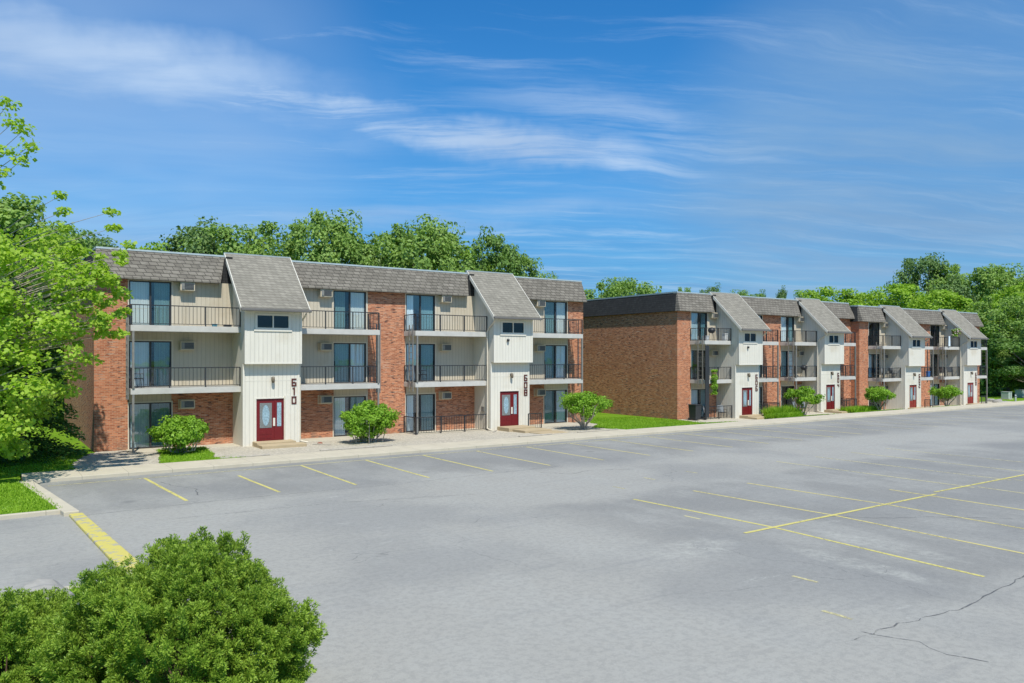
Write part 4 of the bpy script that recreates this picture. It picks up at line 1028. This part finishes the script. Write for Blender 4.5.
# ------------------------------------------------------------------ sun, sky, camera
EL, AZ = 57, -16            # sun height; degrees from straight in front of the facades towards +X
sdir = Vector((math.sin(R(AZ))*math.cos(R(EL)), -math.cos(R(AZ))*math.cos(R(EL)), math.sin(R(EL))))
sun = bpy.data.lights.new('sun', 'SUN'); sun.energy = 3.7; sun.angle = R(.6); sun.color = (1, .96, .89)
so = bpy.data.objects.new('sun', sun); col.objects.link(so); so.rotation_euler = (-sdir).to_track_quat('-Z', 'Y').to_euler(); so.location = (0, 0, 60)

w = bpy.data.worlds.new('World'); sc.world = w; w.use_nodes = True; nt = w.node_tree; nt.nodes.clear()
out = nt.nodes.new('ShaderNodeOutputWorld'); bg = nt.nodes.new('ShaderNodeBackground'); nt.links.new(bg.outputs[0], out.inputs[0])
sky = nt.nodes.new('ShaderNodeTexSky'); sky.sky_type = 'NISHITA'; sky.sun_disc = False; sky.sun_elevation = R(EL)
sky.sun_rotation = math.atan2(sdir.x, sdir.y); sky.air_density = 1.0; sky.dust_density = .6; sky.ozone_density = 2.5
tc = nt.nodes.new('ShaderNodeTexCoord'); dv = tc.outputs['Generated']
s = nt.nodes.new('ShaderNodeSeparateXYZ'); nt.links.new(dv, s.inputs[0])
def pdir(px, py):
    a = math.atan(1128/775); t = (px-512)/775; u = (356-py)/775
    return Vector((math.cos(a)+t*math.sin(a), math.sin(a)-t*math.cos(a), u)).normalized()
def vdot(v):
    n = nt.nodes.new('ShaderNodeVectorMath'); n.operation = 'DOT_PRODUCT'; nt.links.new(dv, n.inputs[0]); n.inputs[1].default_value = v; return n.outputs['Value']
zc = mathn(nt, 'MAXIMUM', mathn(nt, 'ADD', s.outputs[2], .12), .03)
cp_ = nt.nodes.new('ShaderNodeCombineXYZ'); nt.links.new(mathn(nt, 'DIVIDE', s.outputs[0], zc), cp_.inputs[0]); nt.links.new(mathn(nt, 'DIVIDE', s.outputs[1], zc), cp_.inputs[1])
plane = cp_.outputs[0]
mp_ = nt.nodes.new('ShaderNodeMapping'); mp_.inputs['Rotation'].default_value = (0, 0, R(28)); nt.links.new(plane, mp_.inputs[0]); pl = mp_.outputs[0]
wn = nt.nodes.new('ShaderNodeTexNoise'); wn.inputs['Scale'].default_value = .9; wn.inputs['Detail'].default_value = 4; nt.links.new(pl, wn.inputs[0])
wa = nt.nodes.new('ShaderNodeVectorMath'); wa.operation = 'MULTIPLY_ADD'; nt.links.new(wn.outputs['Color'], wa.inputs[0]); wa.inputs[1].default_value = (.5, .5, 0); nt.links.new(pl, wa.inputs[2]); plw = wa.outputs[0]
n1 = noise(nt, plw, 1.0, 8, .62, (.45, 1.7, 1)); n2 = noise(nt, plw, 2.6, 8, .68, (.35, 2.2, 1)); n3 = noise(nt, pl, .55, 4, .55)
wobn = mathn(nt, 'MULTIPLY', mathn(nt, 'SUBTRACT', noise(nt, dv, 5, 5, .6), .5), .09)
def band(p, q, width, a0=None, a1=None):
    n = pdir(*p).cross(pdir(*q)).normalized(); dd = mathn(nt, 'ABSOLUTE', mathn(nt, 'ADD', vdot(n), wobn)); f = ramp(nt, dd, width, width*.05)
    mid = (pdir(*p)+pdir(*q)).normalized(); ext = pdir(*p).dot(mid)
    return mathn(nt, 'MULTIPLY', f, ramp(nt, vdot(mid), ext-.05, ext+.03))
def blobm(p, rad):
    d = vdot(pdir(*p)); return ramp(nt, d, math.cos(R(rad)), math.cos(R(rad*.2)))
streak = mathn(nt, 'MULTIPLY', mathn(nt, 'ADD', .30, mathn(nt, 'MULTIPLY', ramp(nt, n1, .30, .62), .8)), band((-60, 35), (270, 98), .075))
streak = mathn(nt, 'MAXIMUM', streak, mathn(nt, 'MULTIPLY', mathn(nt, 'ADD', .18, mathn(nt, 'MULTIPLY', ramp(nt, n2, .36, .64), .85)), band((200, 80), (640, 172), .034)))
streak = mathn(nt, 'MAXIMUM', streak, mathn(nt, 'MULTIPLY', mathn(nt, 'MULTIPLY', ramp(nt, n2, .40, .66), band((560, 110), (780, 168), .05)), .6))
streak = mathn(nt, 'MAXIMUM', streak, mathn(nt, 'MULTIPLY', mathn(nt, 'MULTIPLY', ramp(nt, n1, .35, .65), band((300, 215), (560, 205), .03)), .5))
wisps = mathn(nt, 'MULTIPLY', ramp(nt, n2, .48, .78), .45)
left = mathn(nt, 'MULTIPLY', mathn(nt, 'MULTIPLY', blobm((60, 110), 22), ramp(nt, n3, .25, .7)), .55)
rt = mathn(nt, 'MULTIPLY', mathn(nt, 'MULTIPLY', blobm((900, 185), 18), mathn(nt, 'ADD', .40, mathn(nt, 'MULTIPLY', ramp(nt, n1, .30, .72), .5))), .95)
rt2 = mathn(nt, 'MULTIPLY', mathn(nt, 'MULTIPLY', blobm((1000, 100), 13), ramp(nt, n3, .35, .7)), .6)
cl_ = mathn(nt, 'MAXIMUM', mathn(nt, 'MULTIPLY', streak, .95), mathn(nt, 'MAXIMUM', wisps, left))
hs = nt.nodes.new('ShaderNodeHueSaturation'); hs.inputs['Saturation'].default_value = 1.30; hs.inputs['Value'].default_value = .74; nt.links.new(sky.outputs[0], hs.inputs['Color'])
cloudc = mixc(nt, ramp(nt, n3, .35, .65), (3.5, 4.2, 5.0), (2.1, 2.8, 3.9))
skt = mixc(nt, 1.0, hs.outputs[0], (.43, .86, 1.02), 'MULTIPLY')
lowdim = ramp(nt, s.outputs[2], .42, .02)              # dim blue mixed in towards the horizon to darken the lower sky, patchy
lowdim = mathn(nt, 'MULTIPLY', lowdim, mathn(nt, 'ADD', .62, mathn(nt, 'MULTIPLY', ramp(nt, n1, .3, .7), .3)))
rgt = mathn(nt, 'MAXIMUM', rt, rt2)
base_ = mixc(nt, lowdim, skt, mixc(nt, ramp(nt, n2, .35, .7), (.50, 1.45, 3.1), (1.0, 1.9, 3.3)))
skc = mixc(nt, mathn(nt, 'MULTIPLY', cl_, .85), base_, cloudc)
skc = mixc(nt, mathn(nt, 'MULTIPLY', rgt, .95), skc, mixc(nt, ramp(nt, mathn(nt, 'ADD', mathn(nt, 'MULTIPLY', n3, .6), mathn(nt, 'MULTIPLY', n1, .4)), .3, .65), (.85, 1.65, 2.85), (1.55, 2.35, 3.3)))
nt.links.new(skc, bg.inputs[0]); bg.inputs[1].default_value = .15

cam = bpy.data.cameras.new('camera'); co = bpy.data.objects.new('camera', cam); col.objects.link(co); sc.camera = co
cam.sensor_width = 36; cam.lens = 775/1024*36; cam.shift_y = 14.5/1024; cam.clip_start = .1; cam.clip_end = 4000
a = math.atan(1128/775)
co.location = (0, 0, 4.4); co.rotation_euler = (R(90), 0, (math.pi/2-a)-math.pi/2)
co.rotation_euler = (R(90), 0, math.atan2(math.sin(a), math.cos(a))-math.pi/2)
sc.view_settings.view_transform = 'Standard'; sc.view_settings.look = 'None'; sc.view_settings.gamma = 1; sc.view_settings.exposure = .47
sc.render.engine = 'CYCLES'; sc.cycles.max_bounces = 8; sc.cycles.transparent_max_bounces = 12
